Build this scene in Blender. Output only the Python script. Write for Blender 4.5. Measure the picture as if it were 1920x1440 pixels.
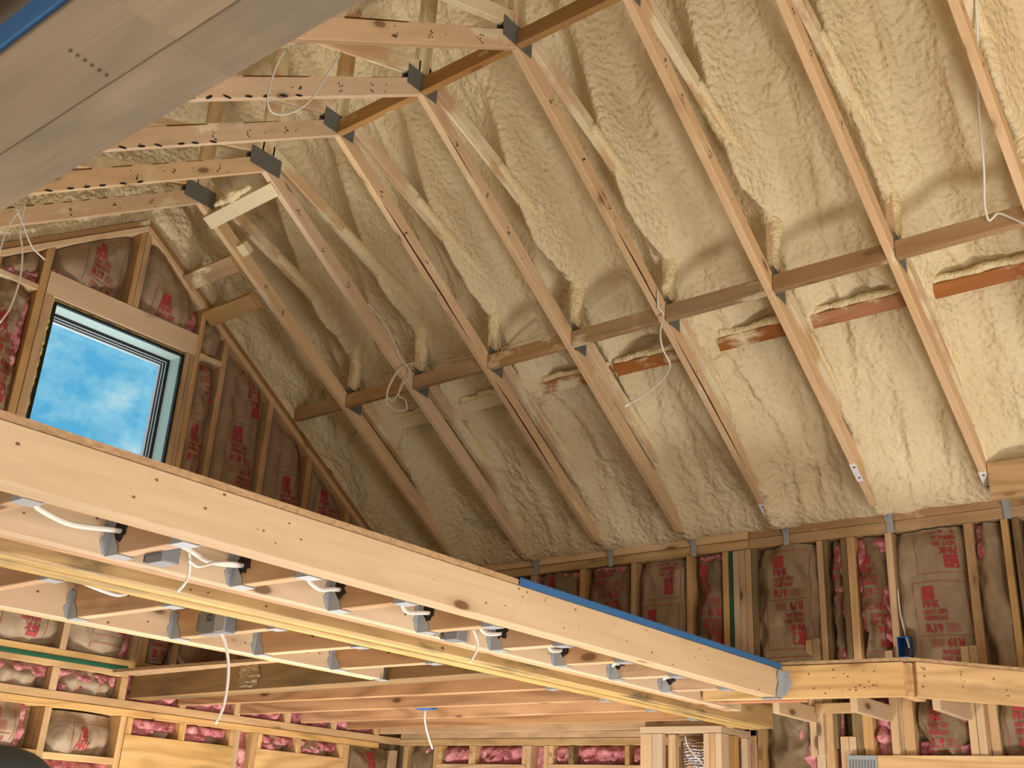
import bpy, bmesh, math, random
from mathutils import Vector, Matrix, noise
random.seed(7)
for o in list(bpy.data.objects): bpy.data.objects.remove(o)
SC = bpy.context.scene
COL = SC.collection

# ------------------------------------------------------------------ camera
F = 2021.8
RT = ((0.78282126, 0.62003907, 0.05236825), (-0.20000454, 0.33041834, -0.92240008), (-0.58922751, 0.7116005, 0.38266913))
CAM = Vector((5.3512, -3.0968, 1.4458))
cd = bpy.data.cameras.new('camera'); cam = bpy.data.objects.new('camera', cd); COL.objects.link(cam)
cd.sensor_width = 36; cd.lens = 36 * F / 1920; cd.clip_start = .05
cd.dof.use_dof = True; cd.dof.focus_distance = 5.6; cd.dof.aperture_fstop = 16
m = Matrix(((RT[0][0], -RT[1][0], -RT[2][0], CAM.x), (RT[0][1], -RT[1][1], -RT[2][1], CAM.y), (RT[0][2], -RT[1][2], -RT[2][2], CAM.z), (0, 0, 0, 1)))
cam.matrix_world = m
SC.camera = cam
SC.cycles.diffuse_bounces = 3; SC.cycles.max_bounces = 7

# ------------------------------------------------------------------ world (sky seen through the gable window)
w = bpy.data.worlds.new('sky'); SC.world = w; w.use_nodes = True
nt = w.node_tree; nt.nodes.clear()
def N(nt, t, **k):
    n = nt.nodes.new(t)
    for a, b in k.items():
        if a.startswith('_'): n.inputs[a[1:].replace('_', ' ')].default_value = b
        else: setattr(n, a, b)
    return n
def L(nt, a, b): nt.links.new(a, b)
tc = N(nt, 'ShaderNodeTexCoord'); mp = N(nt, 'ShaderNodeMapping'); mp.inputs['Scale'].default_value = (1, 1, 1.6)
no = N(nt, 'ShaderNodeTexNoise', _Scale=9.0, _Detail=5.0, _Roughness=.62)
cr = N(nt, 'ShaderNodeValToRGB'); e = cr.color_ramp.elements
e[0].position = .36; e[0].color = (.12, .54, .86, 1); e[1].position = .59; e[1].color = (.9, 1, 1, 1)
x = cr.color_ramp.elements.new(.46); x.color = (.33, .74, .95, 1)
bg = N(nt, 'ShaderNodeBackground', _Strength=1.0); wo = N(nt, 'ShaderNodeOutputWorld')
L(nt, tc.outputs['Generated'], mp.inputs[0]); L(nt, mp.outputs[0], no.inputs['Vector']); L(nt, no.outputs[0], cr.inputs[0]); L(nt, cr.outputs[0], bg.inputs[0]); L(nt, bg.outputs[0], wo.inputs[0])

# ------------------------------------------------------------------ lights: sunlit floor patch, plus added fill lamps under the loft and out of view
def area(name, loc, target, sx, sy, power, col, spread=180):
    d = bpy.data.lights.new(name, 'AREA'); d.shape = 'RECTANGLE'; d.size = sx; d.size_y = sy; d.energy = power; d.color = col; d.spread = math.radians(spread)
    o = bpy.data.objects.new(name, d); COL.objects.link(o); o.location = loc
    o.rotation_euler = (Vector(target) - Vector(loc)).to_track_quat('-Z', 'Y').to_euler()
    return o
area('sun_patch_light', (6.0, -.4, -.68), (5.6, -.2, 3), .75, .75, 145, (1, .98, .94))
area('under_loft_fill_light', (1.4, .2, -.68), (1.5, .3, 3), 1.1, 1.1, 220, (1, .985, .95))  # added upward fill that brightens the undersides of the loft framing
area('rear_fill_light', (7.6, -1.6, .6), (2.5, 0, 1.8), 3.2, 2.2, 185, (1, .985, .96))  # added fill behind the camera; the back wall has no opening
area('left_fill_light', (5.2, -5.6, .9), (2.6, .6, 2.8), 3.6, 1.6, 88, (1, .99, .98))  # added unseen fill from the left; no window is modelled there
SC.view_settings.view_transform = 'Standard'; SC.view_settings.look = 'None'; SC.view_settings.gamma = 1
SC.view_settings.use_curve_mapping = False; SC.view_settings.exposure = -.20

# ------------------------------------------------------------------ measuring helper
def at(u, v, ax, val):
    q = ((u - 960) / F, (v - 720) / F, 1.0)
    d = Vector([sum(RT[i][j] * q[i] for i in range(3)) for j in range(3)])
    return CAM + d * ((val - CAM[ax]) / d[ax])

# ------------------------------------------------------------------ materials
def srgb(r, g, b):
    f = lambda c: c / 12.92 if c <= .04045 else ((c + .055) / 1.055) ** 2.4
    return (f(r / 255), f(g / 255), f(b / 255), 1)
def newmat(name):
    m = bpy.data.materials.new(name); m.use_nodes = True
    nt = m.node_tree; b = nt.nodes['Principled BSDF']
    return m, nt, b
def mth(nt, op, a, b=None, c=None, clamp=False):
    n = nt.nodes.new('ShaderNodeMath'); n.operation = op; n.use_clamp = clamp
    for i, v in enumerate((a, b, c)):
        if v is None: continue
        if isinstance(v, (int, float)): n.inputs[i].default_value = v
        else: L(nt, v, n.inputs[i])
    return n.outputs[0]
def mixc(nt, f, a, b, mode='MIX'):
    n = nt.nodes.new('ShaderNodeMix'); n.data_type = 'RGBA'; n.blend_type = mode; n.clamp_factor = True
    for i, v in ((0, f), (6, a), (7, b)):
        if isinstance(v, (int, float, tuple)): n.inputs[i].default_value = v
        else: L(nt, v, n.inputs[i])
    return n.outputs[2]
def ramp(nt, f, stops):
    n = nt.nodes.new('ShaderNodeValToRGB'); el = n.color_ramp.elements
    while len(el) < len(stops): el.new(.5)
    for e, (p, c) in zip(el, stops): e.position = p; e.color = c
    L(nt, f, n.inputs[0]); return n.outputs[0]
def noi(nt, vec, scale, detail=4, rough=.55, dist=0):
    n = N(nt, 'ShaderNodeTexNoise', _Scale=scale, _Detail=detail, _Roughness=rough, _Distortion=dist); L(nt, vec, n.inputs['Vector']); return n.outputs[0]
def objvec(nt, scale=(1, 1, 1), rnd=True):
    tc = nt.nodes.new('ShaderNodeTexCoord'); v = tc.outputs['Object']
    if rnd:
        oi = nt.nodes.new('ShaderNodeObjectInfo'); cx = nt.nodes.new('ShaderNodeCombineXYZ')
        for i, k in enumerate((37.3, 11.7, 23.1)): L(nt, mth(nt, 'MULTIPLY', oi.outputs['Random'], k), cx.inputs[i])
        a = nt.nodes.new('ShaderNodeVectorMath'); a.operation = 'ADD'; L(nt, v, a.inputs[0]); L(nt, cx.outputs[0], a.inputs[1]); v = a.outputs[0]
    s = nt.nodes.new('ShaderNodeVectorMath'); s.operation = 'MULTIPLY'; L(nt, v, s.inputs[0]); s.inputs[1].default_value = scale
    return s.outputs[0]
FOAMC = srgb(222, 204, 160)
def wood(name, light, dark, ring=.35, knots=.5, blotch=None, foam=0.0, rough=.62, var=.18):
    m, nt, b = newmat(name)
    v = objvec(nt, (1.0, 9, 9)); v2 = objvec(nt, (.55, 5.5, 5.5))
    fine = noi(nt, objvec(nt, (2.0, 60, 60)), 2.2, 3, .6)
    big = noi(nt, v, .9, 4, .6, .5)
    r = mth(nt, 'SINE', mth(nt, 'MULTIPLY', noi(nt, v2, .8, 2, .45, .25), 62))
    r = mth(nt, 'MULTIPLY_ADD', r, .5, .5)
    c = mixc(nt, ramp(nt, big, [(.3, (0, 0, 0, 1)), (.75, (1, 1, 1, 1))]), light, dark)
    dk = tuple(x * .62 for x in dark[:3]) + (1,)
    c = mixc(nt, mth(nt, 'MULTIPLY', mth(nt, 'POWER', r, 2.2), ring), c, dk)
    c = mixc(nt, mth(nt, 'MULTIPLY', fine, .22), c, dk)
    vo = N(nt, 'ShaderNodeTexVoronoi', _Scale=1.0); L(nt, objvec(nt, (3.0, 7.5, 7.5)), vo.inputs['Vector'])
    k = ramp(nt, vo.outputs['Distance'], [(.0, (1, 1, 1, 1)), (.085, (1, 1, 1, 1)), (.13, (.25, .25, .25, 1)), (.26, (0, 0, 0, 1))])
    c = mixc(nt, mth(nt, 'MULTIPLY', k, knots), c, srgb(92, 56, 32))
    if blotch: 
        bl = ramp(nt, noi(nt, objvec(nt, (.9, 3, 3)), 2.3, 4, .6), [(.52, (0, 0, 0, 1)), (.66, (1, 1, 1, 1))])
        c = mixc(nt, mth(nt, 'MULTIPLY', bl, blotch[1]), c, blotch[0])
    oi = nt.nodes.new('ShaderNodeObjectInfo')
    hs = nt.nodes.new('ShaderNodeHueSaturation'); L(nt, c, hs.inputs['Color'])
    L(nt, mth(nt, 'MULTIPLY_ADD', oi.outputs['Random'], var, 1 - var / 2), hs.inputs['Value'])
    L(nt, mth(nt, 'MULTIPLY_ADD', mth(nt, 'FRACT', mth(nt, 'MULTIPLY', oi.outputs['Random'], 7.3)), .2, .92), hs.inputs['Saturation'])
    c = hs.outputs[0]
    bh = fine
    if foam > 0:
        fm = noi(nt, objvec(nt, (1.3, 2.5, 2.5)), 2.0, 5, .62)
        f = ramp(nt, fm, [(max(0, .66 - foam * .45), (0, 0, 0, 1)), (min(1, .76 - foam * .42), (1, 1, 1, 1))])
        fn = noi(nt, objvec(nt, (1, 1, 1)), 60, 3, .6)
        c = mixc(nt, f, c, mixc(nt, fn, FOAMC, srgb(238, 226, 192)))
        bh = mth(nt, 'MULTIPLY_ADD', mth(nt, 'MULTIPLY', f, fn), 1.2, fine)
    L(nt, c, b.inputs['Base Color']); b.inputs['Roughness'].default_value = rough; b.inputs['Specular IOR Level'].default_value = .25
    bp = N(nt, 'ShaderNodeBump', _Strength=.25, _Distance=.003); L(nt, bh, bp.inputs['Height']); L(nt, bp.outputs[0], b.inputs['Normal'])
    return m
W_TRUSS = wood('truss_spruce', srgb(226, 196, 160), srgb(210, 176, 136), .16, .75, foam=.13)
W_TRUSSF = wood('truss_spruce_oversprayed', srgb(224, 192, 152), srgb(206, 168, 126), .16, .5, foam=.45)
W_FOAMED = wood('foam_coated_spruce', srgb(216, 172, 122), srgb(190, 140, 92), .16, .4, foam=.95)
W_SPECK = wood('speckled_brown_spruce', srgb(180, 142, 98), srgb(154, 116, 76), .2, .5, foam=.12)
W_BEAM = wood('pale_spruce', srgb(204, 179, 145), srgb(190, 160, 124), .12, .85)
W_NEAR = wood('weathered_dimmed_spruce', srgb(134, 117, 92), srgb(112, 96, 74), .25, .75, (srgb(78, 70, 58), .5), var=.03)  # weathered wood, base also darkened to stand in for weak light
W_STUD = wood('wall_stud_spruce', srgb(206, 170, 124), srgb(180, 142, 98), .25, .6, (srgb(120, 92, 62), .35))
W_PINE = wood('yellow_pine', srgb(218, 184, 134), srgb(190, 148, 96), .5, .5, (srgb(120, 104, 66), .4))
W_LVL = wood('weathered_lvl', srgb(210, 178, 116), srgb(180, 144, 86), .35, .3, (srgb(92, 88, 62), .6))
W_LVLM = wood('mould_stained_lvl', srgb(196, 162, 102), srgb(160, 124, 74), .35, .3, (srgb(52, 54, 40), .9))
W_LVLD = wood('stained_grey_brown_lvl', srgb(152, 122, 84), srgb(120, 94, 60), .3, .3, (srgb(88, 80, 62), .6))
W_JOIST = wood('joist_fir', srgb(210, 174, 134), srgb(184, 144, 104), .32, .8, (srgb(116, 84, 56), .4))
W_LONG = wood('knotty_fir', srgb(198, 154, 108), srgb(162, 116, 74), .6, .95)
W_OLD = wood('mould_stained_stud', srgb(150, 122, 84), srgb(112, 92, 64), .3, .6, (srgb(62, 58, 44), .7))
W_GREY = wood('dusty_brown_spruce', srgb(188, 154, 112), srgb(158, 124, 86), .25, .5, foam=.2)
def plain(name, c, rough=.5, metal=0, nscale=40, namt=.15, bump=.0):
    m, nt, b = newmat(name)
    n = noi(nt, objvec(nt), nscale, 4, .6)
    L(nt, mixc(nt, mth(nt, 'MULTIPLY', n, namt * 2), c, tuple(x * .55 for x in c[:3]) + (1,)), b.inputs['Base Color'])
    b.inputs['Roughness'].default_value = rough; b.inputs['Metallic'].default_value = metal
    if bump:
        bp = N(nt, 'ShaderNodeBump', _Strength=bump, _Distance=.004); L(nt, n, bp.inputs['Height']); L(nt, bp.outputs[0], b.inputs['Normal'])
    return m
M_STEEL = plain('galvanised_steel', srgb(172, 178, 182), .42, .4, 30, .22)
M_STEELD = plain('dull_galvanised_plate', srgb(122, 126, 120), .6, .35, 60, .45)
M_BLACK = plain('black_frame', srgb(14, 15, 17), .35)
M_MINT = plain('pale_frame_reveal', srgb(214, 232, 222), .4, 0, 8, .04)
M_WHITE = plain('white_sash', srgb(232, 236, 238), .4, 0, 8, .04)
M_CABLE = plain('white_cable', srgb(226, 220, 208), .45, 0, 20, .12)
M_DARKHOLE = plain('hole_shade', srgb(38, 28, 20), .9)  # flat dark colour painted for the shade inside drilled holes
M_BLUE = plain('blue_tape', srgb(38, 92, 140), .6, 0, 50, .3, .4)
M_BLUEBOX = plain('blue_plastic', srgb(20, 92, 160), .4)
M_GREEN = plain('green_sheathing_edge', srgb(16, 84, 52), .6, 0, 60, .3)
M_BOX = plain('grey_steel_box', srgb(134, 138, 142), .45, .5, 20, .2)
M_TAG = plain('white_paper', srgb(232, 230, 226), .6, 0, 10, .04)
M_INK = plain('black_ink', srgb(34, 28, 26), .8)
M_RED = plain('red_print', srgb(164, 50, 54), .75, 0, 60, .25)
M_CAULK = plain('yellow_sealant_foam', srgb(222, 204, 120), .75, 0, 30, .25, .6)
M_FLOOR = plain('plywood_subfloor', srgb(196, 160, 112), .7, 0, 6, .2)
M_DRY = plain('far_room_board', srgb(176, 150, 116), .8, 0, 5, .2)
def foammat(name, c1, c2, b1=.55, cell=46):
    m, nt, b = newmat(name)
    v = objvec(nt, rnd=False)
    n1 = noi(nt, v, 2.2, 4, .6); n2 = noi(nt, v, 34, 4, .6)
    c = mixc(nt, ramp(nt, n1, [(.35, (0, 0, 0, 1)), (.68, (1, 1, 1, 1))]), c1, c2)
    c = mixc(nt, mth(nt, 'MULTIPLY', n2, .18), c, srgb(176, 148, 100))
    vo = N(nt, 'ShaderNodeTexVoronoi', _Scale=float(cell), feature='SMOOTH_F1'); L(nt, v, vo.inputs['Vector'])
    h = mth(nt, 'ADD', mth(nt, 'MULTIPLY', vo.outputs['Distance'], -1.0), mth(nt, 'MULTIPLY', noi(nt, v, 60, 3, .55, .4), .55))
    bp = N(nt, 'ShaderNodeBump', _Strength=b1, _Distance=.02); L(nt, h, bp.inputs['Height'])
    L(nt, c, b.inputs['Base Color']); b.inputs['Roughness'].default_value = .58; b.inputs['Specular IOR Level'].default_value = .3
    L(nt, bp.outputs[0], b.inputs['Normal'])
    return m
M_FOAM = foammat('spray_foam', srgb(232, 215, 176), srgb(220, 199, 158), .8, 34)
M_FOAMC = foammat('spray_foam_coat', srgb(242, 226, 182), srgb(228, 206, 158), .5, 70)
def kraft(name, c1, c2):
    m, nt, b = newmat(name)
    v = objvec(nt, rnd=True)
    n1 = noi(nt, v, 7, 5, .6, .8)
    c = mixc(nt, n1, c1, c2)
    h = mth(nt, 'ADD', mth(nt, 'ABSOLUTE', mth(nt, 'SUBTRACT', noi(nt, v, 7, 2, .4, .6), .5)), mth(nt, 'MULTIPLY', noi(nt, v, 40, 3, .6), .12))
    bp = N(nt, 'ShaderNodeBump', _Strength=.7, _Distance=.02); L(nt, h, bp.inputs['Height']); L(nt, bp.outputs[0], b.inputs['Normal'])
    L(nt, c, b.inputs['Base Color']); b.inputs['Roughness'].default_value = .6; b.inputs['Specular IOR Level'].default_value = .35
    return m
M_KRAFT = kraft('kraft_paper', srgb(160, 138, 110), srgb(130, 108, 82))
M_KRAFTD = kraft('dark_kraft_paper', srgb(134, 112, 82), srgb(96, 78, 54))  # darker brown version of the kraft paper
def pinkm():
    m, nt, b = newmat('pink_fibreglass')
    v = objvec(nt, rnd=True)
    n = noi(nt, v, 16, 6, .7, .8)
    L(nt, ramp(nt, n, [(.3, srgb(132, 66, 68)), (.5, srgb(204, 126, 128)), (.72, srgb(234, 182, 176))]), b.inputs['Base Color'])
    b.inputs['Roughness'].default_value = .95; b.inputs['Specular IOR Level'].default_value = .05
    bp = N(nt, 'ShaderNodeBump', _Strength=1.0, _Distance=.012); L(nt, noi(nt, v, 60, 5, .75, .5), bp.inputs['Height']); L(nt, bp.outputs[0], b.inputs['Normal'])
    return m
M_PINK = pinkm()
def osb():
    m, nt, b = newmat('oriented_strand_board')
    v = objvec(nt, (1, 1, 1), False)
    vo = N(nt, 'ShaderNodeTexVoronoi', _Scale=70.0); L(nt, objvec(nt, (1, .35, 2), False), vo.inputs['Vector'])
    L(nt, mixc(nt, noi(nt, v, 40, 4, .7), mixc(nt, vo.outputs['Color'], srgb(196, 160, 116), srgb(128, 98, 66)), srgb(150, 120, 84)), b.inputs['Base Color'])
    b.inputs['Roughness'].default_value = .8
    return m
M_OSB = osb()
def glass():
    m, nt, b = newmat('window_glass')
    out = nt.nodes['Material Output']; tr = N(nt, 'ShaderNodeBsdfTransparent'); gl = N(nt, 'ShaderNodeBsdfGlossy', _Roughness=.02)
    mx = nt.nodes.new('ShaderNodeMixShader'); mx.inputs[0].default_value = .05; tr.inputs[0].default_value = (.95, .985, 1, 1)
    L(nt, tr.outputs[0], mx.inputs[1]); L(nt, gl.outputs[0], mx.inputs[2]); L(nt, mx.outputs[0], out.inputs[0]); return m
M_GLASS = glass()
def duct():
    m, nt, b = newmat('foil_bubble_wrap')
    v = objvec(nt, rnd=False)
    wv = N(nt, 'ShaderNodeTexWave', _Scale=20.0, _Distortion=6.0, _Detail=3.0, bands_direction='Z'); L(nt, v, wv.inputs['Vector'])
    vo = N(nt, 'ShaderNodeTexVoronoi', _Scale=120.0); L(nt, v, vo.inputs['Vector'])
    L(nt, mixc(nt, ramp(nt, noi(nt, v, 9, 3), [(.4, (0, 0, 0, 1)), (.6, (1, 1, 1, 1))]), srgb(200, 202, 206), srgb(176, 142, 96)), b.inputs['Base Color'])
    b.inputs['Metallic'].default_value = .8; b.inputs['Roughness'].default_value = .3
    bp = N(nt, 'ShaderNodeBump', _Strength=.9, _Distance=.01); L(nt, mth(nt, 'ADD', wv.outputs['Fac'] if 'Fac' in wv.outputs else wv.outputs[1], vo.outputs['Distance']), bp.inputs['Height']); L(nt, bp.outputs[0], b.inputs['Normal'])
    return m
M_DUCT = duct()

# ------------------------------------------------------------------ object helpers
def link(name, me, mat, parent=None, M=None):
    o = bpy.data.objects.new(name, me); COL.objects.link(o)
    if mat and not me.materials: me.materials.append(mat)
    if M is None: M = Matrix.Identity(4)
    if parent:
        o.parent = parent
        o.matrix_local = WM[parent].inverted() @ M
    else: o.matrix_local = M
    WM[o] = M.copy()
    return o
WM = {}
def tag(o, label=None, cat=None, group=None, kind=None):
    if label: o['label'] = label
    if cat: o['category'] = cat
    if group: o['group'] = group
    if kind: o['kind'] = kind
    return o
def empty(name, loc, label=None, cat=None, group=None, kind=None):
    o = bpy.data.objects.new(name, None); COL.objects.link(o); o.empty_display_size = .1
    M = Matrix.Translation(loc); o.matrix_local = M; WM[o] = M
    return tag(o, label, cat, group, kind)
_boxcache = {}
def boxmesh(l, w, d, bev=.0025):
    key = (round(l, 4), round(w, 4), round(d, 4), bev)
    bm = bmesh.new()
    vs = [bm.verts.new((x * l, (y - .5) * w, z * d)) for x in (0, 1) for y in (0, 1) for z in (0, 1)]
    for f in ((0, 1, 3, 2), (4, 6, 7, 5), (0, 4, 5, 1), (2, 3, 7, 6), (0, 2, 6, 4), (1, 5, 7, 3)): bm.faces.new([vs[i] for i in f])
    if bev and min(l, w, d) > bev * 3: bmesh.ops.bevel(bm, geom=bm.edges[:], offset=bev, segments=1, affect='EDGES')
    bmesh.ops.recalc_face_normals(bm, faces=bm.faces[:])
    me = bpy.data.meshes.new('board'); bm.to_mesh(me); bm.free()
    return me
def frame(a, b, up):
    a = Vector(a); b = Vector(b); X = (b - a).normalized(); Z = Vector(up)
    if abs(Z.normalized().dot(X)) > .999: Z = Vector((1, 0, 0))
    Z = (Z - X * Z.dot(X)).normalized(); Y = Z.cross(X)
    return Matrix(((X.x, Y.x, Z.x, a.x), (X.y, Y.y, Z.y, a.y), (X.z, Y.z, Z.z, a.z), (0, 0, 0, 1))), (b - a).length
def board(name, a, b, w, d, mat, parent=None, up=(0, 0, 1), bev=.0025):
    """a, b: ends of the middle line of the lower face; w across, d upwards"""
    M, l = frame(a, b, up)
    return link(name, boxmesh(l, w, d, bev), mat, parent, M)
def box(name, lo, hi, mat, parent=None, bev=.002, along=None):
    lo = Vector(lo); hi = Vector(hi); s = hi - lo
    ax = along if along is not None else max(range(3), key=lambda i: s[i])
    if ax == 0: return board(name, (lo.x, (lo.y + hi.y) / 2, lo.z), (hi.x, (lo.y + hi.y) / 2, lo.z), s.y, s.z, mat, parent, (0, 0, 1), bev)
    if ax == 1: return board(name, ((lo.x + hi.x) / 2, lo.y, lo.z), ((lo.x + hi.x) / 2, hi.y, lo.z), s.x, s.z, mat, parent, (0, 0, 1), bev)
    return board(name, (hi.x, (lo.y + hi.y) / 2, lo.z), (hi.x, (lo.y + hi.y) / 2, hi.z), s.y, s.x, mat, parent, (-1, 0, 0), bev)
def pyd(name, verts, faces, mat, parent=None, smooth=False, loc=None):
    c = Vector(loc) if loc is not None else sum((Vector(v) for v in verts), Vector()) / max(1, len(verts))
    me = bpy.data.meshes.new(name); me.from_pydata([tuple(Vector(v) - c) for v in verts], [], faces); me.update()
    if smooth: me.polygons.foreach_set('use_smooth', [True] * len(me.polygons))
    return link(name, me, mat, parent, Matrix.Translation(c))
def plate(name, pts, nrm, t, mat, parent=None):
    """flat plate: polygon pts extruded by t along nrm"""
    n = Vector(nrm).normalized() * t; P = [Vector(p) for p in pts]; k = len(P)
    vs = P + [p + n for p in P]
    fs = [tuple(range(k))[::-1], tuple(range(k, 2 * k))] + [(i, (i + 1) % k, (i + 1) % k + k, i + k) for i in range(k)]
    o = pyd(name, vs, fs, mat, parent)
    bm = bmesh.new(); bm.from_mesh(o.data); bmesh.ops.recalc_face_normals(bm, faces=bm.faces[:]); bm.to_mesh(o.data); bm.free()
    return o
def spline(pts, n=6):
    P = [Vector(p) for p in pts]; P = [P[0] * 2 - P[1]] + P + [P[-1] * 2 - P[-2]]; out = []
    for i in range(1, len(P) - 2):
        for k in range(n):
            t = k / n
            out.append(.5 * ((2 * P[i]) + (-P[i - 1] + P[i + 1]) * t + (2 * P[i - 1] - 5 * P[i] + 4 * P[i + 1] - P[i + 2]) * t * t + (-P[i - 1] + 3 * P[i] - 3 * P[i + 1] + P[i + 2]) * t ** 3))
    out.append(P[-2]); return out
def tube(name, pts, r, mat, parent=None, flat=1.0, sides=8, rough=0, rad=None, n=6, seed=0):
    P = spline(pts, n) if n > 1 else [Vector(p) for p in pts]
    vs = []; fs = []; up = Vector((.13, .21, 1)).normalized(); T = [(P[min(i + 1, len(P) - 1)] - P[max(i - 1, 0)]).normalized() for i in range(len(P))]
    A = up.cross(T[0])
    if A.length < .1: A = Vector((1, 0, 0)).cross(T[0])
    A.normalize()
    for i, p in enumerate(P):
        A = (A - T[i] * A.dot(T[i])).normalized(); B = T[i].cross(A)
        rr = r if rad is None else rad(i / (len(P) - 1))
        for k in range(sides):
            a = 2 * math.pi * k / sides; q = A * math.cos(a) * rr + B * math.sin(a) * rr * flat
            if rough: q *= 1 + rough * noise.noise((p + q) * 14 + Vector((seed, 0, 0))) + rough * .6 * noise.noise((p + q) * 40)
            vs.append(p + q)
    for i in range(len(P) - 1):
        for k in range(sides): fs.append((i * sides + k, i * sides + (k + 1) % sides, (i + 1) * sides + (k + 1) % sides, (i + 1) * sides + k))
    fs.append(tuple(range(sides))[::-1]); fs.append(tuple((len(P) - 1) * sides + k for k in range(sides)))
    return pyd(name, vs, fs, mat, parent, True)

# ================================================================== STRUCTURE
GX = -.25      # inner face of the gable wall studs
EY = 2.66      # inner face of the eave wall studs
X0, S = .2487, .6096
TX = [X0 + k * S for k in range(8)]
HZ = 4.84      # underside of the truss hub
CS = .655      # slope of the bottom chords
FZ = -.75
def chz(y): return HZ - CS * abs(y)
def roofz(y): return 3.26 + (EY - abs(y)) * 1.0
def fbm(p, o=4): return noise.fractal(p, 1.0, 2.1, o)

# --- spray foamed ceiling, both slopes
def foam_z(x, y):
    s = 1 if y >= 0 else -1; ya = abs(y)
    z = roofz(ya)
    z = z - .10 * max(0, 1 - ya / .5) ** 2                       # foam packed into the ridge
    d = min(abs(x - t) for t in TX + [TX[-1] + S, TX[-1] + 2 * S])
    z -= .10 * math.exp(-(d / .07) ** 2) * (.6 + .4 * min(1, ya / 1.2))     # foam climbs down each truss
    if .5 < ya < 1.7:
        wz = 4.985 - .367 * ya; amt = max(0, roofz(ya) - wz - .06) * min(1, (ya - .5) / .5) * min(1, (1.7 - ya) / .25)
        z -= amt * math.exp(-(d / .06) ** 2)
    z -= .05 * math.exp(-(d / .16) ** 2)
    # lumpy belly of each bay, lobes running down the slope
    z -= .095 * fbm(Vector((x * 2.4, y * .8 + 5, s * 3)), 2) + .045 * fbm(Vector((x * 5.5 + 9, y * 2.4, s)), 2)
    rg = noise.noise(Vector((x * 4.2 + .6 * noise.noise(Vector((x, y * 1.5, 7))), y * .9, 3 + s)))
    z -= .035 * max(0, 1 - 5 * abs(rg))
    # foam packed over the flat purlin and into the eave corner
    z -= .04 * math.exp(-((ya - 1.66) / .09) ** 2)
    z += .055 / (1 + math.exp(-(ya - 1.84) / .012)) * max(0, 1 - max(0, ya - 1.9) / .5)
    z -= .02 * math.exp(-((ya - 2.45) / .1) ** 2)
    # roll towards the gable
    z -= .16 * math.exp(-((x - GX + .05) / .14) ** 2)
    # pebbly skin
    msk = min(1, max(0, .35 + 1.3 * fbm(Vector((x * 1.7 + 3, y * 1.7, 2))))) + .6 * math.exp(-((ya - 2.45) / .22) ** 2)
    q = Vector((x * 24, y * 17, z * 4 + s * 7)); q += Vector((noise.noise(q * .4), noise.noise(q * .4 + Vector((5, 5, 5))), 0)) * .8
    F1 = noise.voronoi(q)[0][0]
    z -= .026 * msk * (1 - min(1, F1 * 1.25))
    q = q * 1.9
    z -= .007 * (.4 + msk) * (1 - min(1, noise.voronoi(q)[0][0] * 1.2))
    t = min(1, max(0, (ya - 2.5) / .17)); t = t * t * (3 - 2 * t)
    return z * (1 - t) + (3.168 - .01 * fbm(Vector((x * 6, 0, 1)))) * t
def foam_slope(sgn, nx, ny, xa, xb):
    vs = []; fs = []
    for i in range(nx + 1):
        x = xa + (xb - xa) * i / nx
        for j in range(ny + 1):
            y = sgn * (EY + .04) * j / ny
            if j == 0: y = 0
            vs.append((x, y, foam_z(x, y if y else .0001 * sgn)))
    for i in range(nx):
        for j in range(ny):
            a = i * (ny + 1) + j; q = (a, a + 1, a + ny + 2, a + ny + 1)
            fs.append(q if sgn > 0 else q[::-1])
    return vs, fs
va, fa = foam_slope(1, 430, 250, GX - .12, 5.0)
vb, fb = foam_slope(-1, 200, 120, GX - .12, 5.0)
n0 = len(va); vs = va + vb; fs = fa + [tuple(i + n0 for i in f) for f in fb]
for sg in (1, -1):
    b0 = len(vs)
    vs += [(5.0, 0, 5.75), (8.0, 0, 5.75), (8.0, sg * 2.7, 3.2), (5.0, sg * 2.7, 3.2)]; fs.append((b0, b0 + 1, b0 + 2, b0 + 3))
ceil = pyd('ceiling', vs, fs, M_FOAM, None, True, (0, 0, 0)); ceil['kind'] = 'structure'
# roof deck above the foam (keeps daylight out)
for sg in (1, -1):
    dk = pyd('roof_deck', [(GX - .2, 0, 6.15), (8.1, 0, 6.15), (8.1, sg * 2.95, 3.2), (GX - .2, sg * 2.95, 3.2)], [(0, 1, 2, 3)], M_OSB, ceil, False, (0, 0, 0))

# --- floor, far walls and the low ceiling beside the vault (outside the picture, they bounce the daylight)
box('floor', (GX - .2, -6, FZ - .1), (8, 2.9, FZ), M_FLOOR, None, 0)['kind'] = 'structure'
box('wall_back', (8, -6, FZ), (8.1, 2.9, 6), M_DRY, None, 0)['kind'] = 'structure'
box('wall_far_left', (GX - .2, -6.1, FZ), (8, -6, 2.4), M_DRY, None, 0)['kind'] = 'structure'
lc = box('ceiling_low', (GX - .2, -6, 2.30), (8, -3.02, 2.34), M_DRY, None, 0); lc['kind'] = 'structure'
kn = box('wall_knee', (GX - .2, -2.86, 2.17), (8, -2.83, 3.4), M_DRY, None, 0); kn['kind'] = 'structure'
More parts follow.
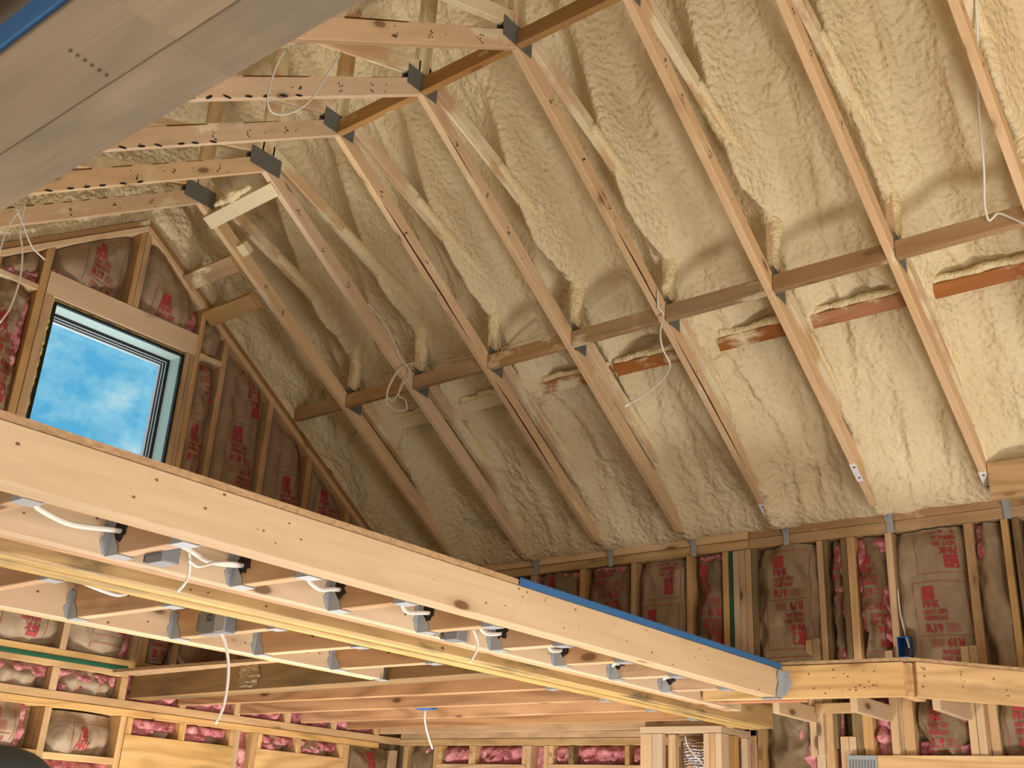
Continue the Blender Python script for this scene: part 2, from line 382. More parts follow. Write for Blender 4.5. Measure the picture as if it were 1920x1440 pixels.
#BODY
def prism(name, poly, x0, x1, mat, parent=None):
    """poly: (y, z) outline whose first two points run along the grain; extruded from x0 to x1"""
    a = Vector((x0, poly[0][0], poly[0][1])); b = Vector((x0, poly[1][0], poly[1][1]))
    M, l = frame(a, b, (0, 0, 1)); Mi = M.inverted(); k = len(poly)
    vs = [Mi @ Vector((x, p[0], p[1])) for x in (x0, x1) for p in poly]
    fs = [tuple(range(k)), tuple(range(k, 2 * k))] + [(i, (i + 1) % k, (i + 1) % k + k, i + k) for i in range(k)]
    bm = bmesh.new(); V = [bm.verts.new(v) for v in vs]
    for f in fs: bm.faces.new([V[i] for i in f])
    bmesh.ops.bevel(bm, geom=bm.edges[:], offset=.0025, segments=1, affect='EDGES')
    bmesh.ops.recalc_face_normals(bm, faces=bm.faces[:])
    me = bpy.data.meshes.new(name); bm.to_mesh(me); bm.free()
    return link(name, me, mat, parent, M)

# ================================================================== GABLE WALL (left)
WG = box('wall_left', (GX - .17, -2.8, FZ), (GX - .15, -.52, 5.0), M_OSB, None, 0); WG['kind'] = 'structure'
for lo, hi in (((-.52, FZ), (.46, 2.9)), ((-.52, 4.15), (.46, 6.0)), ((.46, FZ), (2.95, 5.2)), ((-2.8, 5.0), (.46, 6.0))):
    box('sheathing', (GX - .17, lo[0], lo[1]), (GX - .15, hi[0], hi[1]), M_OSB, WG, 0)
AZ, RS = 4.81, .685
def rk(y): return AZ - RS * abs(y)
def gst(y0, y1, z0, z1, name='stud', mat=None, x1=GX, dep=.14):
    return box(name, (x1 - dep, y0, z0), (x1, y1, z1), mat or W_STUD, WG, .002)
def gtop(y0, y1, z0, mat=None, name='stud'):
    return prism(name, [(y0, z0), (y0, rk(y0)), (y1, rk(y1)), (y1, z0)], GX - .14, GX, mat or W_STUD, WG)
for y0, y1, z0 in ((-1.26, -1.22, 2.225), (-.86, -.82, 2.225), (-.59, -.545, 2.225), (-.04, -.004, 4.285), (-.002, .036, 4.285), (.487, .522, 2.225), (.69, .73, 2.225), (1.115, 1.157, 2.225), (1.505, 1.55, 2.225), (1.905, 1.95, 2.225), (2.3, 2.34, 2.225)):
    gtop(y0, y1, z0)
for y0, y1, z0, z1 in ((-.541, -.49, 2.225, 4.14), (.422, .452, 2.225, 4.14), (.455, .484, 2.225, 4.14), (-.012, .026, 2.225, 2.9)): gst(y0, y1, z0, z1)
box('header', (GX - .05, -.541, 4.142), (GX + .002, .484, 4.282), W_TRUSS, WG, 0)
box('sill_plate', (GX - .14, -.49, 2.9), (GX, .42, 2.94), W_STUD, WG)
gst(-.82, -.59, 4.137, 4.172, 'blocking', W_TRUSS); gst(.522, .69, 4.14, 4.175, 'blocking', W_TRUSS)
for s in (1, -1):     # doubled rake plates
    for q, mt in ((0, W_TRUSS), (1, W_SPECK)):
        o = q * .046
        prism('rake_plate', [(0, AZ + o), (s * 2.72, AZ - RS * 2.72 + o), (s * 2.72, AZ - RS * 2.72 + o + .043), (0, AZ + o + .043)], GX - .14, GX + .004 * (1 - q), mt, WG)
# floor line of the gable wall
box('bottom_plate', (GX - .14, -2.8, 2.188), (GX, EY, 2.225), W_PINE, WG)
box('subfloor_edge', (GX - .14, -2.8, 2.165), (GX + .004, .42, 2.187), M_GREEN, WG)
box('rim_plate', (GX - .14, -2.8, 2.132), (GX, .43, 2.164), W_PINE, WG)
box('top_plate', (GX - .14, -2.8, 1.966), (GX, EY, 2.010), W_STUD, WG)
box('top_plate', (GX - .14, -2.8, 1.926), (GX + .003, 2.45, 1.964), W_PINE, WG)
for y in (-.42, -.026, .392, .8, 1.2, 1.6, 2.0, 2.4): gst(y, y + .044, 2.011, 2.131 if y < .4 else 2.187)
for y0, y1, z1, z0, mt in ((-.40, -.36, 1.925, FZ, None), (-.021, .017, 1.925, FZ, W_PINE), (.433, .47, 1.925, FZ, None), (1.19, 1.225, 1.925, 1.832, W_PINE), (1.227, 1.264, 1.925, FZ, None), (1.358, 1.396, 1.925, FZ, None), (2.10, 2.14, 1.925, 1.836, W_PINE), (2.143, 2.18, 1.925, FZ, None),
                           (.474, .514, 1.925, 1.832, W_PINE), (.826, .868, 1.925, 1.832, W_PINE), (1.40, 1.436, 1.925, 1.836, W_PINE), (1.719, 1.758, 1.925, 1.836, W_PINE), (2.60, 2.64, 1.925, FZ, None)):
    gst(y0, y1, z0, z1, 'stud', mt)
gst(-.36, -.021, 1.672, 1.708, 'blocking', W_PINE); gst(.017, .433, 1.668, 1.703, 'blocking', W_PINE)
box('header', (GX - .04, .474, 1.56), (GX + .001, 1.225, 1.831), W_PINE, WG, 0, 1); box('header', (GX - .04, 1.398, 1.56), (GX + .001, 2.14, 1.835), W_PINE, WG, 0, 1)

# foam on the gable truss above the rake plates
vs = []; fs = []; ny, nz = 210, 36
for i in range(ny + 1):
    y = -2.66 + 5.32 * i / ny
    for j in range(nz + 1):
        z0 = rk(y) + .088; z1 = max(z0 + .05, roofz(y) - .03); z = z0 + (z1 - z0) * j / nz
        x = GX - .015 + .055 * fbm(Vector((3, y * 3.5, z * 5))) + .012 * noise.noise(Vector((1, y * 22, z * 22))) - (.02 * (1 - min(1, j / 3)))
        vs.append((x, y, z - .012 * (j == 0) * noise.noise(Vector((0, y * 14, 3)))))
for i in range(ny):
    for j in range(nz):
        a = i * (nz + 1) + j; fs.append((a, a + nz + 1, a + nz + 2, a + 1))
pyd('foam_coating', vs, fs, M_FOAM, WG, True, (0, 0, 0))

# --- window in the gable
WN = empty('window_1', (GX - .1, 0, 3.5), kind='structure')
Y0, Y1, ZB, ZT = -.468, .418, 2.95, 4.122
def ring(name, x0, x1, ins, th, mat):
    a, b, c, d = Y0 + ins, Y1 - ins, ZB + ins, ZT - ins
    P = [(x0, a, c), (x0, b, c), (x0, b, d), (x0, a, d), (x0, a + th, c + th), (x0, b - th, c + th), (x0, b - th, d - th), (x0, a + th, d - th)]
    P += [(x1,) + p[1:] for p in P]; fs = []
    for i in range(4):
        j = (i + 1) % 4
        fs += [(i, j, j + 4, i + 4), (i + 8, i + 12, j + 12, j + 8), (i, i + 8, j + 8, j), (i + 4, j + 4, j + 12, i + 12)]
    o = pyd(name, P, fs, mat, WN)
    return o
ring('frame', GX - .036, GX - .012, 0, .012, M_BLACK)
ring('frame_reveal', GX - .145, GX - .037, .004, .008, M_MINT)
for q_, (nm, mt, ins, th) in enumerate((('sash', M_BLACK, .006, .022), ('sash_track', M_WHITE, .012, .018), ('sash', M_BLACK, .016, .020), ('sash_track', M_WHITE, .020, .018), ('sash', M_BLACK, .024, .018))):
    ring(nm, GX - .154 - .010 * q_, GX - .146 - .010 * q_, ins, th, mt)
ring('sash_edge', GX - .222, GX - .196, .034, .012, M_WHITE)
box('pane', (GX - .212, Y0 + .04, ZB + .04), (GX - .210, Y1 - .04, ZT - .04), M_GLASS, WN, 0)
# bead of sealant foam round the frame
rb = lambda t: .011 + .006 * noise.noise(Vector((t * 60, 0, 0)))
tube('sealant_bead', [(GX - .035, Y0 - .012, 3.0 + .05 * k) for k in range(24)], .012, M_CAULK, WN, rough=.7, rad=lambda t: .012 + .007 * noise.noise(Vector((t * 50, 0, 0))), n=4)
tube('sealant_bead', [(GX - .035, Y1 + .006, 3.0 + .05 * k) for k in range(23)], .009, M_CAULK, WN, rough=.7, rad=lambda t: .008 + .006 * noise.noise(Vector((t * 50, 3, 0))), n=4)
tube('sealant_bead', [(GX - .035, Y0 + .044 * k, ZT + .009) for k in range(21)], .009, M_CAULK, WN, rough=.7, rad=lambda t: .008 + .006 * noise.noise(Vector((t * 50, 6, 0))), n=4)

# ================================================================== EAVE WALL (right)
WE = box('wall_right', (GX - .15, EY + .15, FZ), (8, EY + .17, 3.2), M_OSB, None, 0, 0); WE['kind'] = 'structure'
def est(x0, x1, z0, z1, name='stud', mat=None, y0=EY, dep=.14):
    return box(name, (x0, y0, z0), (x1, y0 + dep, z1), mat or W_STUD, WE, .002)
def epl(x0, x1, z0, z1, mat=None, off=0, name='top_plate'):
    return box(name, (x0, EY - off, z0), (x1, EY + .14, z1), mat or W_STUD, WE)
epl(GX, 2.478, 3.128, 3.179, W_TRUSS, .004); epl(2.482, 6.5, 3.128, 3.185, W_SPECK, .002)
epl(GX, 2.478, 3.07, 3.125, W_PINE); epl(2.482, 6.5, 3.068, 3.126, W_STUD)
for x0, x1, mt in ((.03, .07, None), (.43, .47, None), (.845, .90, None), (1.257, 1.30, None), (1.655, 1.69, None), (2.058, 2.098, None), (2.303, 2.338, None)):
    est(x0, x1, 2.16, 3.068, 'stud', mt)
est(2.341, 2.37, 2.1, 3.068, 'sheathing_strip', M_GREEN, EY + .01)
for x0, x1, mt in ((2.373, 2.41, W_BEAM), (2.413, 2.45, W_BEAM), (2.453, 2.49, W_STUD), (2.493, 2.528, W_OLD)): est(x0, x1, 1.3, 3.066, 'stud', mt)
for x0, x1, mt in ((2.901, 2.937, W_STUD), (2.94, 2.965, W_OLD), (3.043, 3.075, W_OLD), (3.078, 3.122, W_STUD), (3.297, 3.335, W_STUD), (3.715, 3.76, W_STUD), (3.902, 3.935, W_STUD), (3.955, 3.99, W_OLD), (4.3, 4.34, None), (4.7, 4.74, None)):
    est(x0, x1, 1.94, 3.066, 'stud', mt)
for x0, x1, z1 in ((2.815, 2.853, 2.51), (2.856, 2.893, 2.515), (3.255, 3.295, 2.43), (3.643, 3.681, 2.43), (3.684, 3.722, 2.432)): est(x0, x1, 1.9, z1, 'jack_stud', W_BEAM, EY - .02)
# below the landing girder
for x0, x1, z0, z1, mt in ((2.50, 2.544, FZ, 2.07, W_STUD), (2.841, 2.888, FZ, 2.06, W_BEAM), (2.891, 2.94, FZ, 2.3, W_STUD), (2.975, 3.02, FZ, 2.00, W_BEAM), (3.022, 3.06, 1.905, 2.00, W_BEAM), (3.065, 3.10, 1.905, 2.3, W_OLD), (3.105, 3.155, 1.905, 2.3, W_STUD),
                           (3.26, 3.312, 1.905, 2.3, W_BEAM), (3.316, 3.37, 1.905, 2.3, W_STUD), (3.652, 3.692, 1.905, 2.3, W_BEAM), (3.695, 3.733, 1.905, 2.3, W_STUD), (3.737, 3.78, 1.905, 2.3, W_STUD), (4.1, 4.14, 1.905, 2.3, None)):
    est(x0, x1, z0, z1, 'stud', mt, EY - .004)
hd = box('header', (3.022, EY - .03, 1.62), (5.2, EY + .1, 1.903), W_PINE, WE, 0, 0)
pl = plate('nail_plate', [(3.022, EY - .034, 1.70), (3.175, EY - .034, 1.70), (3.175, EY - .034, 1.902), (3.022, EY - .034, 1.902)], (0, -1, 0), .002, M_STEEL, WE)
for i in range(9):
    for j in range(2): box('plate_rib', (3.03 + .016 * i, EY - .0385, 1.72 + .09 * j), (3.037 + .016 * i, EY - .036, 1.79 + .09 * j), M_STEELD, WE, 0)
# lower storey plates, studs and headers
epl(GX, 2.49, 2.006, 2.046, W_STUD, 0); epl(GX, 2.49, 1.962, 2.004, W_PINE, .003)
epl(GX, 2.49, 2.16, 2.2, W_STUD, 0, 'bottom_plate'); epl(GX, 2.49, 2.048, 2.1, W_STUD, -.02, 'rim_board')
for x0, x1, z0, mt in ((-.21, -.17, FZ, None), (.075, .112, FZ, None), (.114, .146, 1.845, W_PINE), (.393, .446, 1.845, W_PINE), (.841, .873, 1.845, W_PINE), (.875, .91, FZ, None), (1.016, 1.05, FZ, None), (1.053, 1.088, 1.848, W_PINE), (1.209, 1.246, 1.848, W_OLD), (1.625, 1.657, 1.848, W_PINE), (1.85, 1.89, FZ, None), (2.25, 2.29, FZ, None)):
    est(x0, x1, z0, 1.96, 'stud', mt)
box('header', (.114, EY - .003, 1.6), (.873, EY + .04, 1.843), W_PINE, WE, 0, 0); box('header', (1.053, EY - .003, 1.6), (1.85, EY + .04, 1.846), W_PINE, WE, 0, 0)

# ================================================================== INSULATION BATTS
def textmesh(body, cap, bold=.02, sx=.8):
    cu = bpy.data.curves.new('t', 'FONT'); cu.body = body; cu.size = 1; cu.offset = bold; cu.resolution_u = 2
    o = bpy.data.objects.new('t', cu); COL.objects.link(o); dg = bpy.context.evaluated_depsgraph_get(); dg.update()
    me = o.evaluated_get(dg).to_mesh(); s = cap / .69
    V = [(v.co.x * s * sx, v.co.y * s) for v in me.vertices]; Fc = [tuple(p.vertices) for p in me.polygons]
    bpy.data.objects.remove(o); bpy.data.curves.remove(cu); return V, Fc
def rects(L_):
    V = []; Fc = []
    for x0, y0, x1, y1 in L_:
        nx = max(1, int((x1 - x0) / .03)); ny = max(1, int((y1 - y0) / .03)); b = len(V)
        for i in range(nx + 1):
            for j in range(ny + 1): V.append((x0 + (x1 - x0) * i / nx, y0 + (y1 - y0) * j / ny))
        for i in range(nx):
            for j in range(ny): a = b + i * (ny + 1) + j; Fc.append((a, a + ny + 1, a + ny + 2, a + 1))
    return V, Fc
UV_, UF_ = [], []
def addu(part, dx, dy, k=1):
    b = len(UV_); UV_.extend((x + dx, y + dy) for x, y in part[0]); UF_.extend(tuple(i + b for i in f) for f in part[1])
addu(rects([(0, -.07, .064, -.048), (0, -.046, .064, 0), ]), 0, 0)
addu(textmesh('PINK', .036, .035, .74), -.002, -.112); addu(textmesh('NEXT GEN', .023, .03, .74), -.002, -.146); addu(textmesh('FIBERGLAS', .023, .03, .74), -.002, -.178)
addu(textmesh('R19', .042, .035, .85), -.002, -.238)
addu(rects([(.098, -.2 - .0075 * k, .165, -.1975 - .0075 * k) for k in range(6)]), 0, 0)
HV = len(UV_); base = list(zip(UV_)); 
b = len(UV_); UV_ += [(.17 - x, -.51 - y) for x, y in UV_[:b]]; UF_ += [tuple(i + b for i in f) for f in UF_[:]]
addu(rects([(-.03, -.2565, .2, -.2535), (-.045, .022, .215, .0245), (-.045, -.5345, .215, -.532), (-.045, -.5345, -.0425, .0245), (.2125, -.5345, .215, .0245)]), 0, 0)
UNIT_H = .60
def wp(pl, a, z, out): return Vector((GX + out, a, z)) if pl == 'g' else Vector((a, EY - out, z))
def fluff(pl, a0, a1, z0, z1, out=.0, amp=.04, parent=None, name='pink_fluff', seed=0, label=None, cat=None, group=None):
    nu = max(5, int((a1 - a0) / .011)); nv = max(5, int((z1 - z0) / .011)); vs = []; fs = []
    for i in range(nu + 1):
        for j in range(nv + 1):
            u = i / nu; v = j / nv; a = a0 + (a1 - a0) * u; z = z0 + (z1 - z0) * v
            e = min(1, 4 * min(u, 1 - u) + .25) * min(1, 4 * min(v, 1 - v) + .25)
            p = Vector((a * 9, z * 9, seed * 3.7))
            h = .55 + .9 * abs(noise.noise(p)) + .5 * noise.noise(p * 2.3) + .3 * noise.noise(p * 5)
            s = noise.noise(Vector((a * 13, z * 13, seed + 9))) * .012
            vs.append(wp(pl, a + s * (0 < i < nu), z + s * (0 < j < nv), out - .06 + amp * 2.0 * e * h))
    for i in range(nu):
        for j in range(nv):
            q = i * (nv + 1) + j; f = (q, q + nv + 1, q + nv + 2, q + 1); fs.append(f)
    o = pyd(name, vs, fs, M_PINK, parent, True)
    if label: tag(o, label, cat, group)
    return o
def batt(pl, a0, a1, z0, z1, label, group, top=None, phase=0, off=.3, pinks=(), crumple=.012, recess=.03, dark=False, flip=False, prt=True, seed=None, shear=0):
    seed = seed if seed is not None else (a0 * 7.1 + z0 * 3.3)
    W = a1 - a0; zt = lambda a: (top(a) if top else z1)
    def out(a, z):
        u = min(1, max(0, (a - a0) / W)); eu = min(u, 1 - u) * W; ev = min(abs(z - z0), abs(zt(a) - z))
        r = -recess - .045 * math.exp(-(eu / .035) ** 2) - .035 * math.exp(-(ev / .05) ** 2) + .03 * math.sin(math.pi * u)
        p = Vector((a * 5, z * 2.6, seed))
        r += .045 * noise.noise(p * .9) + crumple * (1 - 2.2 * abs(noise.noise(p * 2.4))) + crumple * .6 * (.5 - abs(noise.noise(p * 5.2)))
        return min(r, .03)
    nu = max(8, int(W / .014)); nv = max(8, int((z1 - z0) / .014)); vs = []; fs = []
    for i in range(nu + 1):
        a = a0 + W * i / nu
        for j in range(nv + 1):
            z = z0 + (zt(a) - z0) * j / nv; vs.append(wp(pl, a, z, out(a, z)))
    for i in range(nu):
        for j in range(nv): q = i * (nv + 1) + j; fs.append((q, q + nv + 1, q + nv + 2, q + 1))
    cx = (a0 + a1) / 2; root = empty('insulation_batt', wp(pl, cx, z0, 0), label, 'insulation', group)
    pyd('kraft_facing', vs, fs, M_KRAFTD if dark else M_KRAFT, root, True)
    if prt:
        ax = a0 + W * off; V = []; Fc = []
        k = -2
        zz = (zt(cx) if top else z1) + phase
        while zz > z0:
            b = len(V); keep = []
            for x, y in UV_:
                if flip: x, y = .17 - x, -.51 - y
                a = ax + x * (1 if W > .3 else .8) + shear * y; z = zz + y; V.append((a, z))
            for f in UF_:
                if all(a0 + .01 < V[i + b][0] < a1 - .01 and z0 + .01 < V[i + b][1] < zt(V[i + b][0]) - .01 for i in f): Fc.append(tuple(i + b for i in f))
            zz -= UNIT_H
        used = sorted({i for f in Fc for i in f}); mp_ = {i: n for n, i in enumerate(used)}
        if used: pyd('red_print', [wp(pl, V[i][0], V[i][1], out(*V[i]) + .0045) for i in used], [tuple(mp_[i] for i in f) for f in Fc], M_RED, root, True)['kind'] = 'stuff'
    for n, (b0, b1, c0, c1) in enumerate(pinks): fluff(pl, a0 + W * b0, a0 + W * b1, z0 + (z1 - z0) * c0, z0 + (z1 - z0) * c1, .0, .028, root, seed=seed + n)
    return root
GA = 'faced batts between the studs of the window wall'; GB = 'faced batts of the long eave wall'; GC = 'batts at floor level under the window wall'; GD = 'batts in the wall below the landing girder'; GE = 'batts above the lower door and window headers'
def rt(a): return rk(a) - .004
batt('g', -.82, -.59, 4.175, rk(-.82), 'crumpled kraft and pink insulation above the small block left of the window header', GA, rt, pinks=((.0, 1, .0, .5), (.5, 1, .5, .95)), crumple=.03, prt=False)
batt('g', -.82, -.592, 2.23, 4.135, 'torn brown kraft batt with pink edge in the narrow bay left of the window', GA, phase=-.2, off=.2, pinks=((.62, .98, .35, .98),), crumple=.03)
batt('g', -.54, -.042, 4.285, rk(-.54), 'kraft faced batt with red R19 print above the window, left of the centre studs', GA, rt, phase=-0.013, off=0.450, pinks=((.0, .22, .0, .2),))
batt('g', .038, .486, 4.285, rk(.486), 'kraft faced batt above the window, right of the centre studs', GA, rt, phase=-0.180, off=0.300, pinks=((.75, .98, .0, .8),))
batt('g', .523, .689, 4.178, rk(.689), 'small pink and kraft insulation piece above the short block right of the window header', GA, rt, crumple=.03, prt=False, pinks=((.1, .95, .25, .95),))
batt('g', .523, .689, 2.23, 4.138, 'narrow dark kraft batt with red print directly right of the window jamb', GA, phase=0.165, off=0.200, crumple=.025)
batt('g', .731, 1.114, 2.23, rk(1.114), 'tall kraft batt printed R19 in the first full bay right of the window', GA, rt, phase=0.219, off=0.360)
batt('g', 1.158, 1.504, 2.23, rk(1.504), 'kraft batt with red print in the second full bay right of the window', GA, rt, phase=0.275, off=0.440)
batt('g', 1.551, 1.904, 2.23, rk(1.904), 'short kraft batt with pink flecks in the third bay right of the window', GA, rt, phase=-.05, off=.3, pinks=((.55, .9, .8, 1),))
batt('g', 1.951, 2.299, 2.23, rk(2.299), 'last small kraft batt in the corner where the roof slope meets the eave wall', GA, rt, phase=0)
batt('g', -.489, -.013, 2.23, 2.895, 'kraft batt with upside down red print below the loft joists at the left edge', GA, phase=-.17, off=.35, flip=False)
batt('g', .027, .421, 2.23, 2.895, 'kraft batt under the window beside the triple studs, seen below the loft joists', GA, phase=-.03, off=.45, pinks=((.8, 1, .0, .3),))
batt('g', -1.21, -.87, 2.23, 3.6, 'kraft batt in the far left bay of the window wall', GA, phase=0)
# rim cavities
for a0, a1, lb in ((-.376, -.026, 'pink and kraft insulation in the rim bay at the left edge, under the green strip'), (.018, .39, 'folded pink batt in the rim bay just left of the grey ledger beam')):
    r = batt('g', a0, a1, 2.012, 2.131, lb, GC, crumple=.03, prt=False, pinks=((.02, .98, .45, 1.0), (.0, .5, .0, .4)), recess=.045)
for a0, a1, lb in ((.45, .8, 'pink insulation in the rim bay just right of the grey ledger beam'), (.85, 1.2, 'pink insulation in the rim bay between the first two long joists'), (1.25, 1.6, 'pink insulation in the rim bay between the second and third long joists'), (1.65, 2.0, 'pink insulation in the rim bay between the third and fourth long joists'), (2.05, 2.4, 'pink insulation in the rim bay nearest the room corner')):
    fluff('g', a0, a1, 2.012, 2.185, 0, .035, seed=a0 * 9, name='insulation_batt', label=lb, cat='insulation', group=GC)
# below the plates of the gable wall
batt('g', -.36, -.105, 1.71, 1.925, 'kraft batt with red R19 in the lower bay at the left edge', GE, phase=.10, off=.05, crumple=.02, pinks=((.85, 1.0, 0, 1),), recess=.02)
batt('g', .018, .432, 1.705, 1.915, 'wrinkled kraft batt with red PINK print in the second lower bay from left', GE, phase=-.075, off=.42, crumple=.02, recess=.025)
fluff('g', .018, .432, 1.4, 1.667, 0, .03, seed=3, name='insulation_batt', label='pink insulation below the block in the second lower bay from the left edge', cat='insulation', group=GE)
fluff('g', -.36, -.021, 1.4, 1.67, -.02, .02, seed=5, name='insulation_batt', label='dark insulation under the lowest block at the bottom left', cat='insulation', group=GE)
for a0, a1, lb in ((.514, .826, 'bright pink insulation above the first boarded header, left half'), (.868, 1.19, 'pink insulation above the first boarded header, right half'), (1.436, 1.719, 'pink insulation above the second boarded header, left half'), (1.758, 2.10, 'pink insulation with kraft above the second boarded header, right half')):
    b_ = batt('g', a0, a1, 1.834, 1.925, lb, GE, crumple=.02, prt=False, pinks=((.0, 1, .35, 1.0), (.0, .55, .0, .5)), recess=.05)
fluff('g', 1.264, 1.358, 1.3, 1.925, -.02, .03, seed=8, name='insulation_batt', label='thin strip of pink insulation in the gap between the two boarded headers', cat='insulation', group=GE)
batt('g', 2.18, 2.6, 1.3, 1.925, 'shaded kraft batt with faint red print at the inside corner of the lower walls', GE, phase=-.03, off=.4, dark=True)
# eave wall upper storey
batt('e', .47, .845, 2.2, 3.066, 'dark kraft batt just behind the far end of the brown OSB edge', GB, dark=True)
batt('e', .90, 1.257, 2.2, 3.066, 'kraft batt with pink top in the bay where the blue tape begins', GB, phase=-.02, crumple=.03, pinks=((.0, .5, .9, 1), (.55, 1, .93, 1)), dark=True)
batt('e', 1.30, 1.655, 2.2, 3.066, 'rumpled kraft batt with R19 in the second bay along the blue tape', GB, phase=0.100, off=0.300, crumple=.02, dark=True, pinks=((.1, .9, .95, 1),))
batt('e', 1.69, 2.058, 2.2, 3.066, 'smooth kraft batt with upside down PINK print in the third bay along the blue tape', GB, phase=0.288, off=0.290, dark=False)
batt('e', 2.098, 2.303, 2.2, 3.066, 'narrow kraft batt with red R19 left of the green strip', GB, phase=-0.066, off=0.250, crumple=.03, pinks=((.1, 1, .94, 1),), dark=True)
batt('e', 2.528, 2.90, 2.203, 3.06, 'large bulging kraft batt with clear PINK and R19 print right of the built up post', GB, phase=-0.063, off=0.320, crumple=.034, recess=.012)
batt('e', 2.965, 3.043, 2.203, 3.06, 'narrow torn kraft strip with pink edge between two grey mouldy studs', GB, off=.1, crumple=.04, pinks=((.2, 1, .5, 1), (.0, 1, .05, .3)), dark=True)
batt('e', 3.122, 3.297, 2.203, 3.06, 'twisted kraft and pink batt in the narrow bay left of the blue outlet box stud', GB, off=.15, phase=-.1, crumple=.04, pinks=((.7, 1.0, .05, .7), (.0, .3, .4, 1), (.5, 1, .88, 1)), dark=True)
batt('e', 3.335, 3.715, 2.203, 3.06, 'wide clean kraft batt with red logo, PINK and R19 behind the blue outlet box', GB, phase=0.285, off=0.370, crumple=.014, recess=.008, shear=-.06)
batt('e', 3.76, 3.902, 2.203, 3.06, 'brown kraft batt with long pink edge in the narrow bay right of the widest batt', GB, off=.35, prt=False, crumple=.04, pinks=((.0, .45, .3, 1),))
batt('e', 3.99, 4.3, 2.203, 3.06, 'kraft batt at the right edge of the picture under the roof heel', GB, phase=0)
# eave wall below the girder
batt('e', 2.545, 2.84, 1.2, 2.2, 'kraft and pink batt under the first landing bracket', GD, crumple=.03, prt=False, pinks=((.62, 1, .3, .95), (.0, 1, .3, .62)), dark=True)
fluff('e', 2.94, 2.975, 1.2, 2.2, -.01, .02, seed=2, name='insulation_batt', label='thin pink strip between the studs left of the steel nail plate', cat='insulation', group=GD)
fluff('e', 3.155, 3.26, 1.905, 2.2, -.01, .035, seed=4, name='insulation_batt', label='solid pink insulation above the nail plate header, between the middle stud pairs', cat='insulation', group=GD)
batt('e', 3.37, 3.652, 1.905, 2.2, 'crushed kraft batt with pink corners above the lower right header, left bay', GD, phase=-.02, off=.3, crumple=.04, pinks=((.0, .45, .0, .25), (.6, 1, .3, .75), (.5, 1, .0, .2)), dark=True)
batt('e', 3.78, 4.1, 1.905, 2.2, 'crushed kraft batt with pink corner above the lower right header, right bay', GD, phase=-.02, off=.25, crumple=.04, pinks=((.3, 1, .0, .35),), dark=True)
# eave wall lower storey
GF = 'pink batts in the low wall under the long joists'
batt('e', -.17, .075, 1.2, 1.96, 'shaded pink and kraft batt beside the inside corner, behind the hanging white cable', GF, prt=False, crumple=.03, pinks=((.1, .8, .75, 1),), dark=True)
for a0, a1, lb in ((.146, .393, 'kraft and pink insulation above the left low header, left bay'), (.446, .841, 'bright pink insulation above the left low header, right bay'), (1.088, 1.209, 'small pink insulation tuft above the right low header, left bay'), (1.246, 1.625, 'bright pink insulation above the right low header, middle bay'), (1.657, 1.85, 'pink insulation behind the boxed duct chase')):
    fluff('e', a0, a1, 1.848, 1.958, -.01, .034, seed=a0 * 5, name='insulation_batt', label=lb, cat='insulation', group=GF)
fluff('e', .91, 1.016, 1.2, 1.958, -.02, .025, seed=6, name='insulation_batt', label='dim pink insulation in the gap between the two low headers', cat='insulation', group=GF)
fluff('e', .1, 2.4, 2.05, 2.158, .0, .012, seed=11, name='insulation_batt', label='thin ragged line of pink insulation over the lower wall plates at the back', cat='insulation', group=GF)

